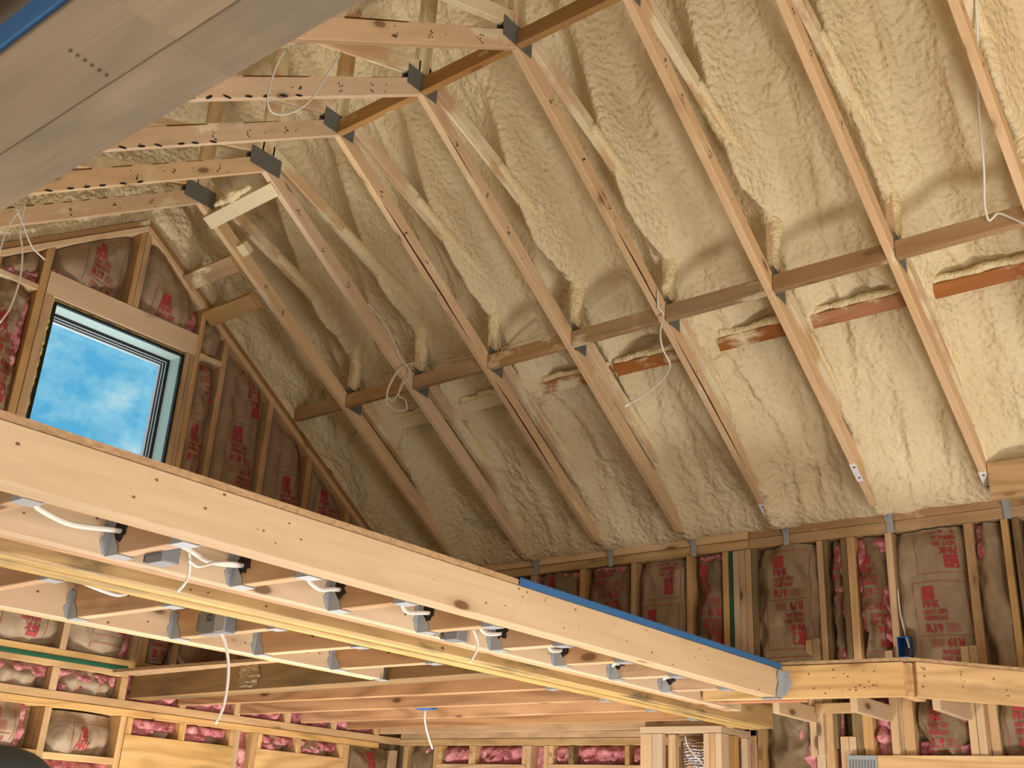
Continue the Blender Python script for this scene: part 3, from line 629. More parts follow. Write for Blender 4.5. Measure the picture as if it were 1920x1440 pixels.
# ================================================================== ROOF TRUSSES
ordn = ['first', 'second', 'third', 'fourth', 'fifth', 'sixth', 'seventh', 'eighth']
extra = [', nearest the window wall, with a foamed plank at its peak', ' from the window wall, holding the other end of the foamed plank', ' from the window wall, first one with ridge blocking', ' from the window wall, hub just right of the white cable loop', ' from the window wall, with dark split timber and the hanging cable', ' from the window wall, peak at the top edge of the picture', ' from the window wall, with the dark knot high on its lower chord', ', the last one, at the upper right corner']
VH = .107
def truss(k):
    x = TX[k]; h = .019; T = empty('roof_truss', (x, 0, HZ), '%s scissor truss%s' % (ordn[k], extra[k]), 'roof truss', 'scissor trusses of the foamed roof')
    for s in (1, -1):
        ye = (HZ - 3.187) / CS
        prism('bottom_chord', [(0, HZ), (s * ye, 3.187), (s * 2.74, 3.187), (s * 2.74, chz(2.74) + VH), (0, HZ + VH)], x - h, x + h, W_TRUSS, T)
        prism('inner_chord', [(s * 1.40, 4.075), (s * 2.60, 3.345), (s * 2.60, 3.44), (s * 1.40, 4.17)], x - h, x + h, W_TRUSSF, T)
        prism('web', [(s * .03, 4.945), (s * 1.46, 4.42), (s * 1.46, 4.51), (s * .03, 5.03)], x - h, x + h, W_TRUSSF, T)
        box('post', (x - h, min(s * 1.365, s * 1.445), 3.96), (x + h, max(s * 1.365, s * 1.445), 4.6), W_TRUSSF, T)
        if s > 0:
            tube('foam_coat', [(x, .62 + .1 * q, 4.945 + .045 - .367 * (.59 + .1 * q)) for q in range(10)], .05, M_FOAMC, T, rough=.16, rad=lambda t: .036 + .030 * t, sides=14, seed=k * 3.1, n=5)
            tube('foam_coat', [(x, 1.40 + .01 * math.sin(k + q), 4.11 + .075 * q) for q in range(8)], .045, M_FOAMC, T, rough=.3, rad=lambda t: .034 + .038 * t ** 1.6, sides=14, seed=k * 5.7 + 1, n=5)
            # foam lip hanging between inner chord and bottom chord
            tube('foam_coat', [(x + .004, 1.62 + .1 * q, 4.02 - .608 * .1 * q) for q in range(11)], .03, M_FOAMC, T, rough=.4, rad=lambda t: .012 + .052 * t ** 1.3, sides=12, seed=k * 1.3 + 7, n=4)
    box('king_post', (x - h, -.045, HZ + .10), (x + h, .045, 5.95), W_TRUSSF, T)
    for xs, nx in ((x + h + .0015, 1), (x - h - .0015, -1)):
        plate('gusset_plate', [(xs, -.113, 4.842), (xs, .10, 4.842), (xs, .10, 4.957), (xs, -.113, 4.957)], (nx, 0, 0), .002, M_STEELD, T)
        plate('gusset_plate', [(xs, 1.335, 3.975), (xs, 1.475, 3.955), (xs, 1.475, 4.085), (xs, 1.335, 4.12)], (nx, 0, 0), .002, M_STEELD, T)
    # hurricane clip over the top plates
    cl = plate('heel_clip', [(x + h + .002, EY - .009, 3.06), (x + h + .038, EY - .009, 3.06), (x + h + .038, EY - .009, 3.20), (x + h + .002, EY - .009, 3.20)], (0, -1, 0), .002, M_STEEL, T)
    plate('heel_clip', [(x + h + .001, EY - .01, 3.12), (x + h + .001, EY - .09, 3.24), (x + h + .001, EY - .05, 3.28), (x + h + .001, EY + .02, 3.2)], (1, 0, 0), .002, M_STEEL, T)
    # nail heads and grade stamps on the camera side
    vs = []; fs = []; R = random.Random(k)
    def dab(y, z, r1, r2, a=0, xx=x + h + .0032):
        b = len(vs)
        for q in range(7):
            t = 2 * math.pi * q / 7; u = r1 * math.cos(t); v = r2 * math.sin(t)
            vs.append((xx, y + u * math.cos(a) - v * math.sin(a), z + u * math.sin(a) + v * math.cos(a)))
        fs.append(tuple(range(b, b + 7)))
    for s in (1, -1):
        for g in range(3):
            yy = s * (.3 + .22 * g + R.uniform(-.05, .05)); zz = chz(yy) + .045
            for q in range(5):
                dab(yy + R.uniform(-.012, .012), zz + R.uniform(-.022, .022), .006, .0028, R.uniform(0, 3))
        for g in range(9):
            yy = s * R.uniform(.2, 2.5); dab(yy, chz(yy) + R.uniform(.015, .09), .0035, .0035)
    pyd('grade_stamp', vs, fs, M_INK, T)['kind'] = 'stuff'
    if k in (1, 2, 3):      # charcoal dashes along the lower edge left of the ridge
        vs = []; fs = []; 
        for g in range(5 + k):
            yy = -.72 - .085 * g - R.uniform(0, .03) + .16 * (k - 1) * 0; zz = chz(yy)
            dab(yy, zz + .006, .022, .006, .65 + R.uniform(-.5, .5), x + h + .0035)
        pyd('ink_dash', vs, fs, M_INK, T)['kind'] = 'stuff'
    return T
TR = [truss(k) for k in range(8)]
M_WANE = plain('dark_bark_edge', srgb(84, 48, 34), .8, 0, 30, .3)
for k, y0, y1 in ((4, .85, 1.35), (4, 1.42, 2.2), (2, .35, 1.2), (2, 1.4, 2.1), (3, .2, .42)):
    x = TX[k] + .0195; n = 16; P_ = []
    for i in range(n + 1):
        t = i / n; y = y0 + (y1 - y0) * t; P_.append((x, y, chz(y) + .004 + (.016 if k != 3 else .006) * math.sin(math.pi * t) * (1 + .4 * noise.noise(Vector((t * 7, k, 0))))))
    P_ += [(x, y0 + (y1 - y0) * (1 - i / n), chz(y0 + (y1 - y0) * (1 - i / n)) + .002) for i in range(1, n)]
    plate('bark_edge', P_, (1, 0, 0), .0012, M_WANE, TR[k])
for k, y in ((4, 2.42), (5, 2.27), (6, 2.42)):     # paper tags on the underside of the lower chords
    x = TX[k]; nrm = Vector((0, -CS, -1)).normalized(); d = Vector((0, 1, -CS)).normalized(); p = Vector((x, y, chz(y)))
    t = plate('paper_tag', [p + Vector((-.021, 0, 0)) + nrm * .001, p + Vector((.014, 0, 0)) + nrm * .001, p + Vector((.014, 0, 0)) + d * .125 + nrm * .001, p + Vector((-.021, 0, 0)) + d * .125 + nrm * .001], nrm, .001, M_TAG, TR[k])
    for q in (.02, .095):
        c = p + d * q + nrm * .0025
        plate('tag_print', [c + Vector((-.006, 0, 0)), c + Vector((.006, 0, 0)), c + Vector((.006, 0, 0)) + d * .009, c + Vector((-.006, 0, 0)) + d * .009], nrm, .0004, M_INK, t)

# ridge blocking and mid-span blocking
for k in range(2, 7):
    tag(board('ridge_blocking', (TX[k] + .023, 0, HZ), (TX[k + 1] - .023, 0, HZ), .038, .089, W_SPECK), 'brown foam speckled ridge block between the %s and %s trusses' % (ordn[k], ordn[k + 1]), 'blocking', 'ridge blocks at the truss peaks')
QZ = 3.968; GBk = 'mid-slope blocks in line between the trusses'
tag(board('truss_blocking', (GX + .02, 1.345, QZ), (TX[0] - .02, 1.345, QZ), .038, .089, W_GREY), 'short foam dusted block between the window wall and the first truss', 'blocking', GBk)
for k in range(7):
    tag(board('truss_blocking', (TX[k] + .022, 1.345, QZ), (TX[k + 1] - .022, 1.345, QZ), .038, .089, W_GREY), 'mid-slope wooden block between the %s and %s trusses' % (ordn[k], ordn[k + 1]), 'blocking', GBk)
tag(board('truss_blocking', (TX[7] + .022, 1.345, QZ), (6.3, 1.345, QZ), .038, .089, W_GREY), 'mid-slope wooden block beyond the last truss', 'blocking', GBk)
# flat purlin half buried in the foam
W_RED = wood('orange_brown_spruce', srgb(180, 124, 82), srgb(156, 100, 62), .2, .5, foam=.35)
sl = Vector((0, 1, -1)).normalized(); nr = Vector((0, -1, -1)).normalized()
for k in range(0, 8):
    x0_ = TX[k] + .02; x1_ = (TX[k + 1] if k < 7 else 5.2) - .02
    c = Vector((0, 1.815, 4.015)) 
    o = board('flat_purlin', Vector((x0_, 0, 0)) + c, Vector((x1_, 0, 0)) + c, .075, .045, W_RED if k >= 2 else W_FOAMED, up=nr)
    tag(o, 'orange brown purlin piece half buried in foam %s' % ('between the %s and %s trusses' % (ordn[k], ordn[k + 1]) if k < 7 else 'beyond the last truss'), 'purlin', 'purlin pieces under the lower foam panels')
    if k >= 0:
        tube('foam_lip', [Vector((x0_ + (x1_ - x0_) * q / 8, 0, 0)) + c - sl * (.045 + .006 * math.sin(q * 2 + k)) + nr * (.012 + .01 * noise.noise(Vector((q * .9, k, 0)))) for q in range(9)], .022, M_FOAMC, o, rough=.5, rad=lambda t: .022 + .01 * noise.noise(Vector((t * 8, k * 3, 1))), sides=10, seed=k, n=4)
# planks and odd blocks near the gable
d_ = Vector((0, 1, -CS)).normalized(); n_ = Vector((0, CS, 1)).normalized()
o = board('plank', Vector((TX[0] - .02, .098, chz(.098) - .02)), Vector((TX[1] + .012, .085, chz(.085) - .02)), .085, .018, W_FOAMED, up=n_)
tag(o, 'pale foam coated plank nailed under the peaks of the first two trusses', 'plank')
tube('foam_lump', [o.matrix_world.translation if False else Vector((TX[0] + .12 + .05 * q, .045 - .002 * q, chz(.04) + .0)) for q in range(8)], .022, M_FOAMC, o, rough=.6, sides=12, n=4, rad=lambda t: .012 + .02 * math.sin(t * 3.1))
for yy, lb in ((.33, 'upper foam coated lookout block between window wall and first truss'), (.52, 'lower foam coated lookout block between window wall and first truss')):
    zc = 4.90 - .95 * yy
    tag(board('lookout_block', (GX + .0, yy, zc), (TX[0] - .02, yy, zc), .11, .045, W_GREY, up=(0, .75, 1)), lb, 'blocking', 'lookout blocks beside the gable')
tag(board('scrap_block', (TX[0] + .021, .33, chz(.33) + .035), (TX[0] + .085, .33, chz(.33) + .035), .075, .05, W_FOAMED, up=(0, CS, 1)), 'small foam crusted scrap block on the side of the first truss', 'blocking')
# rim header at the right end of the eave
tag(box('rim_header', (TX[6] + .022, 2.43, at(1855, 937, 1, 2.43).z), (5.2, 2.47, at(1850, 868, 1, 2.43).z), W_PINE), 'brown foam topped header board beyond the seventh truss heel', 'board')

# ================================================================== LOFT FRAMING
Z0 = 2.02; ZT2 = 2.14
YL = -2.66
A = empty('loft_beam', (3.27, YL, Z0), 'long pale double beam crossing the picture, with OSB and blue tape on top', 'beam')
for x0, x1 in ((3.2365, 3.272), (3.2725, 3.309)): box('ply', (x0, YL, Z0), (x1, 1.262, 2.139), W_BEAM, A)
ob = box('subfloor', (1.86, YL, 2.1405), (3.308, .3, 2.157), M_OSB, None, 0, 1); tag(ob, 'brown OSB subfloor sheet edge on top of the long pale beam', 'subfloor', 'subfloor sheets of the loft')
ob = box('subfloor', (GX + .045, .3, 2.1405), (2.80, EY - .01, 2.157), M_OSB, None, 0, 0); tag(ob, 'OSB subfloor sheet over the long joists toward the room corner', 'subfloor', 'subfloor sheets of the loft')
ob = box('subfloor', (2.801, .301, 2.1405), (3.308, 1.262, 2.157), M_OSB, None, 0, 0); tag(ob, 'narrow OSB subfloor sheet under the blue tape', 'subfloor', 'subfloor sheets of the loft')
P = [(3.312, -.545 + .0 * i, 0) for i in range(2)]
vs = []; fs = []; n = 120
for i in range(n + 1):
    y = -.545 + 1.80 * i / n
    for j, (dx, zz) in enumerate(((.0, 2.1385), (.0035, 2.139), (.0045, 2.160), (.0, 2.164), (-.03, 2.163))):
        vs.append((3.3105 + dx + .0012 * noise.noise(Vector((y * 40, j, 0))), y, zz + (.0025 * noise.noise(Vector((y * 55, j * 2, 0))) if j > 1 else 0)))
for i in range(n):
    for j in range(4): q = i * 5 + j; fs.append((q, q + 5, q + 6, q + 1))
tag(pyd('sealing_tape', vs, fs, M_BLUE), 'blue tape along the subfloor edge of the long pale beam', 'tape')
B = empty('loft_beam', (2.88, YL, Z0), 'pale double header behind the long beam, carrying the short joists', 'beam')
for x0, x1 in ((2.84, 2.877), (2.8775, 2.915)): box('ply', (x0, YL, Z0), (x1, 1.66, 2.139), W_BEAM if x0 > 2.85 else W_JOIST, B)
Cb = empty('loft_beam', (2.6, YL, Z0), 'yellowish multi ply beam with green black stains running to the eave wall', 'beam')
for i in range(4): box('ply', (2.515 + .044 * i, YL, Z0 - (.004 if i == 1 else 0) + .001 * i), (2.5585 + .044 * i, 2.46, 2.139), W_LVLM if i == 3 else W_LVL, Cb)
# mould stain on the beam flank
D = empty('loft_beam', (1.89, YL, Z0), 'narrow pale double beam ending at the grey ledger beam', 'beam')
for x0, x1 in ((1.852, 1.89), (1.891, 1.93)): box('ply', (x0, YL, Z0), (x1, .28, 2.139), W_PINE if x0 < 1.86 else W_BEAM, D)
Lg = board('ledger_beam', (GX + .003, .515, Z0 + .0), (2.512, .325, Z0), .118, .14, W_LVLD); tag(Lg, 'stained grey brown beam running from the window wall, with peeled paper patch', 'beam')
# peeled paper patch on its flank
Mx, l_ = frame((GX + .003, .515, Z0), (2.512, .325, Z0), (0, 0, 1))
vs = []; fs = []; nx, nz = 50, 34; inn = {}
for i in range(nx + 1):
    for j in range(nz + 1):
        u = i / nx; v = j / nz
        q_ = noise.noise(Vector((u * 2.2, v * 5, 1))) + .5 * noise.noise(Vector((u * 6, v * 14, 2)))
        inn[i, j] = (abs(u - .5) * 2) ** 3 + (abs(v - .5) * 1.8) ** 4 + q_ * .42 < .62
        vs.append(Mx @ Vector((1.05 + .21 * u, -.0605 - .003 - .006 * abs(q_), .008 + .125 * v)))
for i in range(nx):
    for j in range(nz):
        if inn[i, j] and inn[i + 1, j] and inn[i, j + 1] and inn[i + 1, j + 1]: q = i * (nz + 1) + j; fs.append((q, q + 1, q + nz + 2, q + nz + 1))
pyd('paper_patch', vs, fs, plain('torn_paper', srgb(166, 142, 104), .9, 0, 20, .4, .5), Lg)

HM = {}
def hanger(jo, x, y, sx, w=.038, hgt=.085):
    """sx: direction from the carrying beam along the joist; seat plate, two side cheeks, two nailing flanges"""
    key = 'h%+d' % sx
    if key not in HM:
        bm = bmesh.new()
        def bb(lo, hi):
            r = bmesh.ops.create_cube(bm, size=1)['verts']
            for v in r: v.co = Vector([(lo[i] + hi[i]) / 2 + v.co[i] * (hi[i] - lo[i]) for i in range(3)])
        W = w / 2 + .003
        bb((0, -W, -.003), (.052, W, -.001))
        for s in (-1, 1):
            y0 = s * (W); 
            c = [(0, -.003), (.052, -.003), (.046, .02), (.02, .055), (.022, .088), (0, .095)]
            V = [bm.verts.new((px, y0 + t * s * .002, pz)) for t in (0, 1) for px, pz in c]; k = len(c)
            bm.faces.new(V[:k]); bm.faces.new(V[k:][::-1])
            for i in range(k): bm.faces.new((V[i], V[(i + 1) % k], V[(i + 1) % k + k], V[i + k]))
            c = [(W, .0), (W + .008, .0), (W + .018, .02), (W + .024, .034), (W + .014, .048), (W + .02, .066), (W + .012, .092), (W, .095)]
            V = [bm.verts.new((.0005 + t * .002, s * py, pz)) for t in (0, 1) for py, pz in c]; k = len(c)
            bm.faces.new(V[:k]); bm.faces.new(V[k:][::-1])
            for i in range(k): bm.faces.new((V[i], V[(i + 1) % k], V[(i + 1) % k + k], V[i + k]))
            for zz in (.03, .062):
                r = bmesh.ops.create_cone(bm, cap_ends=True, segments=8, radius1=.004, radius2=.003, depth=.003)['verts']
                R_ = Matrix.Rotation(math.pi / 2, 4, 'Y')
                for v in r: v.co = (R_ @ v.co) + Vector((.004, s * (W + .011), zz))
        if sx < 0:
            for v in bm.verts: v.co.x *= -1
        bmesh.ops.recalc_face_normals(bm, faces=bm.faces[:])
        me = bpy.data.meshes.new('joist_hanger'); bm.to_mesh(me); bm.free(); me.materials.append(M_STEEL); HM[key] = me
    return link('joist_hanger', HM[key], None, jo, Matrix.Translation((x, y, Z0)))
jl = ['first', 'second', 'third', 'fourth', 'fifth', 'sixth', 'seventh', 'eighth', 'ninth']
def hole(jo, x, y, z, r=.028, s=-1):
    n = 22; vs = [(x, y + s * .0012, z)]; rr = random.Random(x * 91 + y)
    for i in range(n):
        t = 2 * math.pi * i / n; q = r * (1 + .22 * rr.uniform(-1, 1) + (.45 * rr.random() if math.sin(t) < -.3 else 0)); vs.append((x + q * math.cos(t) * 1.0, y + s * .0012, z + q * math.sin(t)))
    return pyd('drilled_hole', vs, [(0, i + 1, (i + 1) % n + 1) for i in range(n)], M_DARKHOLE, jo)  # dark disc on the joist face imitating a shaded recess
JA = [-2.055, -1.665, -1.285, -.925, -.54, -.17, .20, .57, .955]
joA = []
for i, y in enumerate(JA):
    j = box('floor_joist', (2.918, y - .019, Z0 + .0005), (3.234, y + .019, 2.139), W_JOIST)
    tag(j, '%s short loft joist from the left behind the long pale front beam' % jl[i], 'joist', 'short joists hung between the two front beams')
    hanger(j, 3.2362, y, -1); hanger(j, 2.9155, y, 1); joA.append(j)
    hole(j, 2.95 + .005 * (i % 3), y - .019, 2.082 + .006 * (i % 2))
JC = [-1.98, -1.585, -1.185, -.78, -.40, -.005]
joC = []
for i, y in enumerate(JC):
    j = box('floor_joist', (1.932, y - .019, Z0 + .0005), (2.513, y + .019, 2.139), W_JOIST)
    tag(j, '%s rear loft joist from the left, beyond the stained yellowish beam' % jl[i], 'joist', 'rear joists between the stained beam and the narrow beam')
    hanger(j, 1.9315, y, 1); hanger(j, 2.5135, y, -1); joC.append(j)
    if i > 1: hole(j, 2.26, y - .019, 2.09, .018)
joL = []
for i, (ya, yb) in enumerate(((.80, .757), (1.25, 1.165), (1.74, 1.57), (2.14, 1.965), (2.46, 2.36))):
    j = board('floor_joist', (GX + .003, ya, Z0), (2.513, yb, Z0), .038, .138, W_LONG if i != 4 else W_STUD)
    tag(j, '%s long joist counted from the grey ledger beam toward the room corner' % jl[i], 'joist', 'long joists above the lower wall corner')
    if i < 4: hanger(j, 2.5145, yb, -1)
    joL.append(j)
# hanger pair where the narrow beam meets the ledger
hg = hanger(D, 1.89, .285, 1)
# ---- landing girder, angled girder and brackets
G1 = board('landing_girder', (2.93, 1.283, Z0 + .002), (3.80, 1.345, Z0 + .002), .038, .136, W_PINE); tag(G1, 'honey coloured landing girder at the end of the long pale beam', 'beam')
def pz(u, v): return at(u, v, 2, Z0)
ea, eb = Vector((3.815, 1.352, Z0)), Vector((4.62, 2.22, Z0))
a_ = at(1715, 1308, 2, Z0); b_ = at(1920, 1325, 2, Z0); dr = (b_ - a_).normalized()
G2 = board('landing_girder', a_ + dr * .002 + Vector((0, .012, .002)), a_ + dr * 1.2 + Vector((0, .012, .002)), .04, .138, W_PINE); tag(G2, 'yellow pine angled girder with nail holes at the right edge', 'beam')
tag(box('end_block', (a_.x - .045, a_.y - .002, Z0 + .001), (a_.x - .003, a_.y + .14, 2.157), W_OLD if False else W_PINE, None, .002, 1), 'end grain block at the corner of the landing girders', 'block')
lt = plate('landing_board', [(2.93, 1.262, 2.161), (3.83, 1.324, 2.161), tuple(a_ + dr * 1.2 + Vector((.02, -.012, .138))), tuple(a_ + dr * 1.2 + Vector((-.3, .9, .138))), (2.93, 2.0, 2.161)], (0, 0, 1), .012, M_OSB); tag(lt, 'thin OSB edge on top of the landing girders', 'subfloor')
hb = empty('beam_hanger', (3.31, 1.262, Z0), 'big galvanised hanger where the long pale beam meets the landing girder', 'bracket')
plate('seat', [(3.232, 1.205, Z0 - .003), (3.312, 1.205, Z0 - .003), (3.312, 1.262, Z0 - .003), (3.232, 1.262, Z0 - .003)], (0, 0, -1), .002, M_STEEL, hb)
plate('side_cheek', [(3.3125, 1.20, Z0), (3.3125, 1.262, Z0), (3.3125, 1.262, 2.132), (3.3125, 1.225, 2.132), (3.3125, 1.21, 2.11), (3.3125, 1.222, 2.08), (3.3125, 1.205, 2.05)], (1, 0, 0), .0025, M_STEEL, hb)
plate('flange', [(3.314, 1.2635, 2.03), (3.33, 1.2635, 2.035), (3.345, 1.2635, 2.06), (3.357, 1.2635, 2.08), (3.343, 1.2635, 2.105), (3.345, 1.2635, 2.13), (3.314, 1.2635, 2.132)], (0, -1, 0), .003, M_STEEL, hb)
for i, (p, w_) in enumerate((((2.838, 2.66), 1.30), ((3.247, 2.66), 1.55), ((3.643, 2.66), 1.80))):
    y1_ = EY - .008; x_ = p[0]
    tag(box('landing_bracket', (x_ - .019, 2.19, 2.07), (x_ + .019, y1_, 2.15), W_BEAM, None, .002, 1), '%s stub joist under the landing girder, counted from the long beam' % jl[i], 'joist', 'stub joists under the landing')
tag(box('bracket_plate', (2.86, EY - .04, 2.115), (3.225, EY - .006, 2.168), W_STUD, None, .002, 0), 'horizontal ledger strip on the studs under the landing', 'board')
tag(board('trimmer', (2.93, 1.40, Z0 + .004), (3.35, 1.43, Z0 + .004), .036, .12, wood('reddish_fir', srgb(196, 132, 92), srgb(160, 100, 66), .25, .4)), 'reddish trimmer board behind the landing girder', 'board')

# ---- near beam over the photographer
NB = empty('near_beam', (4.6, -2.75, 2.02), 'large weathered dim beam in the upper left foreground', 'beam')
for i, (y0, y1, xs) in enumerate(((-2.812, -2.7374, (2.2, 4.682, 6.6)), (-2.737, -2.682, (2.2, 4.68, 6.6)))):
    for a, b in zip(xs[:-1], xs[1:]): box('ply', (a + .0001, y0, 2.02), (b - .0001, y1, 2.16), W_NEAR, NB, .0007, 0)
tag(box('sealing_tape', (2.2, -2.8165, 2.024), (6.6, -2.8125, 2.052), M_BLUE, None, 0, 0), 'blue tape strip on the far upper edge of the near foreground beam', 'tape')
tag(box('foreground_board', (2.2, -2.98, 2.05), (6.6, -2.86, 2.09), W_GREY, None, .002, 0), 'brown board behind the blue tape in the extreme upper left corner', 'board')
vs = []; fs = []
for i in range(6):
    c = at(133 + 13.5 * i, 95 + 9.2 * i, 2, 2.0195); b = len(vs)
    for q in range(6): t = math.pi * q / 3; vs.append((c.x + .0026 * math.cos(t), c.y + .0011 * math.sin(t), 2.0192))
    fs.append(tuple(range(b, b + 6)))
pyd('nail_hole', vs, fs, M_INK, NB)['kind'] = 'stuff'

# ================================================================== DUCT CHASE (boxed column, bottom)
CH = empty('duct_chase', (2.15, 2.31, FZ), 'framed box column of pale studs around a foil wrapped duct at the bottom', 'column')
box('top_plate', (1.95, 2.31, 1.992), (2.46, 2.35, 2.028), W_BEAM, CH); box('top_plate', (2.42, 2.352, 1.992), (2.46, EY - .006, 2.028), W_BEAM, CH, .002, 1)
box('top_plate', (1.95, 2.352, 1.992), (1.99, EY - .006, 2.028), W_BEAM, CH, .002, 1)
for x0, x1, y0, y1, mt in ((1.952, 2.025, 2.312, 2.35, W_BEAM), (2.027, 2.095, 2.312, 2.35, W_BEAM), (2.10, 2.15, 2.36, 2.40, W_PINE), (2.35, 2.385, 2.312, 2.35, W_BEAM), (2.387, 2.418, 2.312, 2.35, W_STUD), (2.42, 2.458, 2.312, 2.40, W_BEAM), (2.42, 2.458, EY - .05, EY - .008, W_BEAM), (2.42, 2.458, 2.47, 2.51, W_STUD)):
    box('stud', (x0, y0, FZ), (x1, y1, 1.99), mt, CH)
vs = []; fs = []; nn = 40; nz = 60
for j in range(nz + 1):
    z = 1.2 + .76 * j / nz
    for i in range(nn):
        t = 2 * math.pi * i / nn; r = .115 * (1 + .06 * noise.noise(Vector((math.cos(t) * 2, math.sin(t) * 2, z * 9))) + .03 * math.sin(z * 130))
        vs.append((2.235 + r * math.cos(t), 2.51 + r * math.sin(t), z))
for j in range(nz):
    for i in range(nn): fs.append((j * nn + i, j * nn + (i + 1) % nn, (j + 1) * nn + (i + 1) % nn, (j + 1) * nn + i))
tag(pyd('insulated_duct', vs, fs, M_DUCT, None, True), 'silver foil wrapped duct inside the box column', 'duct')

# ================================================================== CABLES AND BOXES
def cable(pts, label, r=.004, flat=1.0, group=None, mat=None, name='cable'):
    o = tube(name, pts, r, mat or M_CABLE, None, flat); return tag(o, label, 'cable', group)
def run(P, ax, v): return [at(u, w_, ax, v) for u, w_ in P]
cable(run([(535, 92), (516, 130), (502, 185), (512, 212), (545, 212), (580, 190), (610, 145), (641, 98)], 0, 2.35), 'white cable hanging in a loop beside the foreground beam', .0042)
cable(run([(40, 390), (18, 420), (4, 455), (-6, 500)], 0, .6), 'left strand of the three loose white cables under the foreground beam', .0042, group='loose cables at the left edge')
cable(run([(48, 380), (38, 430), (42, 470), (38, 520), (20, 575), (0, 605)], 0, .6), 'middle strand of the loose white cables, curving down to the left edge', .0042, group='loose cables at the left edge')
cable(run([(30, 388), (45, 425), (60, 462), (84, 487)], 0, .6), 'right strand of the loose white cables with its free end', .0042, group='loose cables at the left edge')
xx = TX[1] + .03
cable(run([(757, 683), (738, 710), (726, 738), (727, 758), (745, 770), (762, 768), (760, 750), (748, 742), (752, 722), (770, 690), (772, 678)], 0, xx), 'white cable coil hanging from the second truss joint', .0038)
cable(run([(760, 683), (768, 700), (756, 722), (736, 752), (726, 735), (742, 700), (762, 684), (800, 680)], 0, xx + .012), 'second loop of the white cable coil on the second truss', .0038)
cable(run([(690, 570), (715, 600), (738, 640), (750, 672), (760, 684)], 0, xx), 'foamed white cable running down the edge of the second truss to the coil', .0045)
cable(run([(1233, 545), (1234, 575), (1243, 590), (1238, 625), (1243, 655), (1256, 682), (1250, 702), (1225, 728), (1172, 762)], 0, TX[4] + .03), 'white cable hanging from the fifth truss joint and bent back to the fourth', .0048)
cable([at(u, v, 1, y) for u, v, y in ((1829, -10, .70), (1834, 100, .86), (1833, 170, .97), (1839, 250, 1.08), (1845, 320, 1.18), (1846, 380, 1.27), (1853, 412, 1.31), (1862, 408, 1.31), (1872, 400, 1.31), (1895, 408, 1.31), (1925, 422, 1.30))], 'long white cable dropping beside the last truss onto the blocking', .0052)
cable(run([(785, 683), (830, 678), (890, 668), (935, 655), (990, 638), (1024, 624)], 1, 1.50), 'foam crusted cable drooping along the blocking between the second and fourth trusses', .006, mat=M_FOAMC)
cable(run([(1062, 614), (1105, 614), (1150, 608), (1180, 598), (1213, 573)], 1, 1.43), 'foam crusted cable along the blocking between the fourth and fifth trusses', .007, mat=M_FOAMC)
# branch cables threaded through the short joists
for i in range(8):
    y0, y1 = JA[i], JA[i + 1]; x = 2.95 + .005 * ((i + 1) % 3)
    if i in (1, 4, 5): pts = [(3.13, y0 + .03, 2.035), (3.07, y0 + .1, 2.05), (3.0, y0 + .22, 2.05), (x, y1 - .03, 2.07), (x, y1 - .0, 2.08)]
    else: pts = [(3.19, y0 + .02, 2.03), (3.12, y0 + .08, 2.035), (3.03, y0 + .2, 2.045), (x + .02, y1 - .06, 2.07), (x, y1 - .0, 2.08)]
    cable(pts, 'white cable sagging between the %s and %s short loft joists' % (jl[i], jl[i + 1]), .0042, 1.6, 'cables threaded through the short joists')
cable([(2.50, -1.55, 2.04), (2.44, -1.42, 2.035), (2.36, -1.3, 2.045), (2.27, -1.2, 2.08)], 'white cable between the rear joists behind the stained beam, at the left', .0042, 1.5)
def ebox(name, lo, hi, label, mat=M_BOX):
    o = box(name, lo, hi, mat, None, .003); tag(o, label, 'electrical box', 'grey junction boxes on the loft joists' if mat == M_BOX else None); return o
e1 = ebox('junction_box', (2.98, -1.325, 2.065), (3.10, -1.306, 2.125), 'grey junction box on the third short joist, near the front beam') if False else None
def jbox(x, y, z, label, lx=.105, ly=.04, lz=.062):
    E_ = empty('junction_box', (x, y, z), label, 'electrical box', 'grey junction boxes on the loft joists')
    box('box_body', (x - lx / 2, y - ly, z - lz / 2), (x + lx / 2, y, z + lz / 2), M_BOX, E_, .003, 0)
    box('box_ear', (x - lx / 2 - .024, y - ly * .8, z - lz * .35), (x - lx / 2 - .002, y - .001, z + lz * .4), M_STEELD, E_, .001, 0)
    return E_
def onplane(u, v, y): return at(u, v, 1, y)
yb = JA[1] + .019; p1 = at(322, 1043, 1, yb + .05); jbox(p1.x, yb + .051, p1.z, 'grey junction box beside the second short joist with a cable hanging past the header', .072, .05, .05)
pA = at(354, 1035, 0, p1.x + .02); cable([pA, at(356, 1052, 0, p1.x + .02), at(354, 1078, 0, p1.x + .0), at(346, 1095, 0, p1.x - .0), at(332, 1110, 0, p1.x - .01)], 'white cable with stripped end hanging from the left junction box', .0038)
cable([at(354, 1052, 1, yb + .06), at(372, 1062, 1, yb + .12), at(400, 1056, 1, yb + .2), at(430, 1055, 1, yb + .27), at(452, 1058, 1, JA[2] - .02)], 'white cable from the left junction box into the next joist', .0042)
p2 = at(412, 1167, 1, JC[3] - .035)
E2 = jbox(p2.x, JC[3] - .021, p2.z, 'wide grey junction box with black marker writing on a rear joist', .15, .045, .085)
box('cover_plate', (p2.x + .022, JC[3] - .021 - .052, p2.z - .040), (p2.x + .078, JC[3] - .021 - .045, p2.z + .045), M_STEEL, E2, .001, 0)
tv, tf = textmesh('SD', .024, .0, .9)
pyd('marker_writing', [(p2.x - .035 + x, JC[3] - .0675, p2.z + .0 + y) for x, y in tv], tf, M_INK, E2)
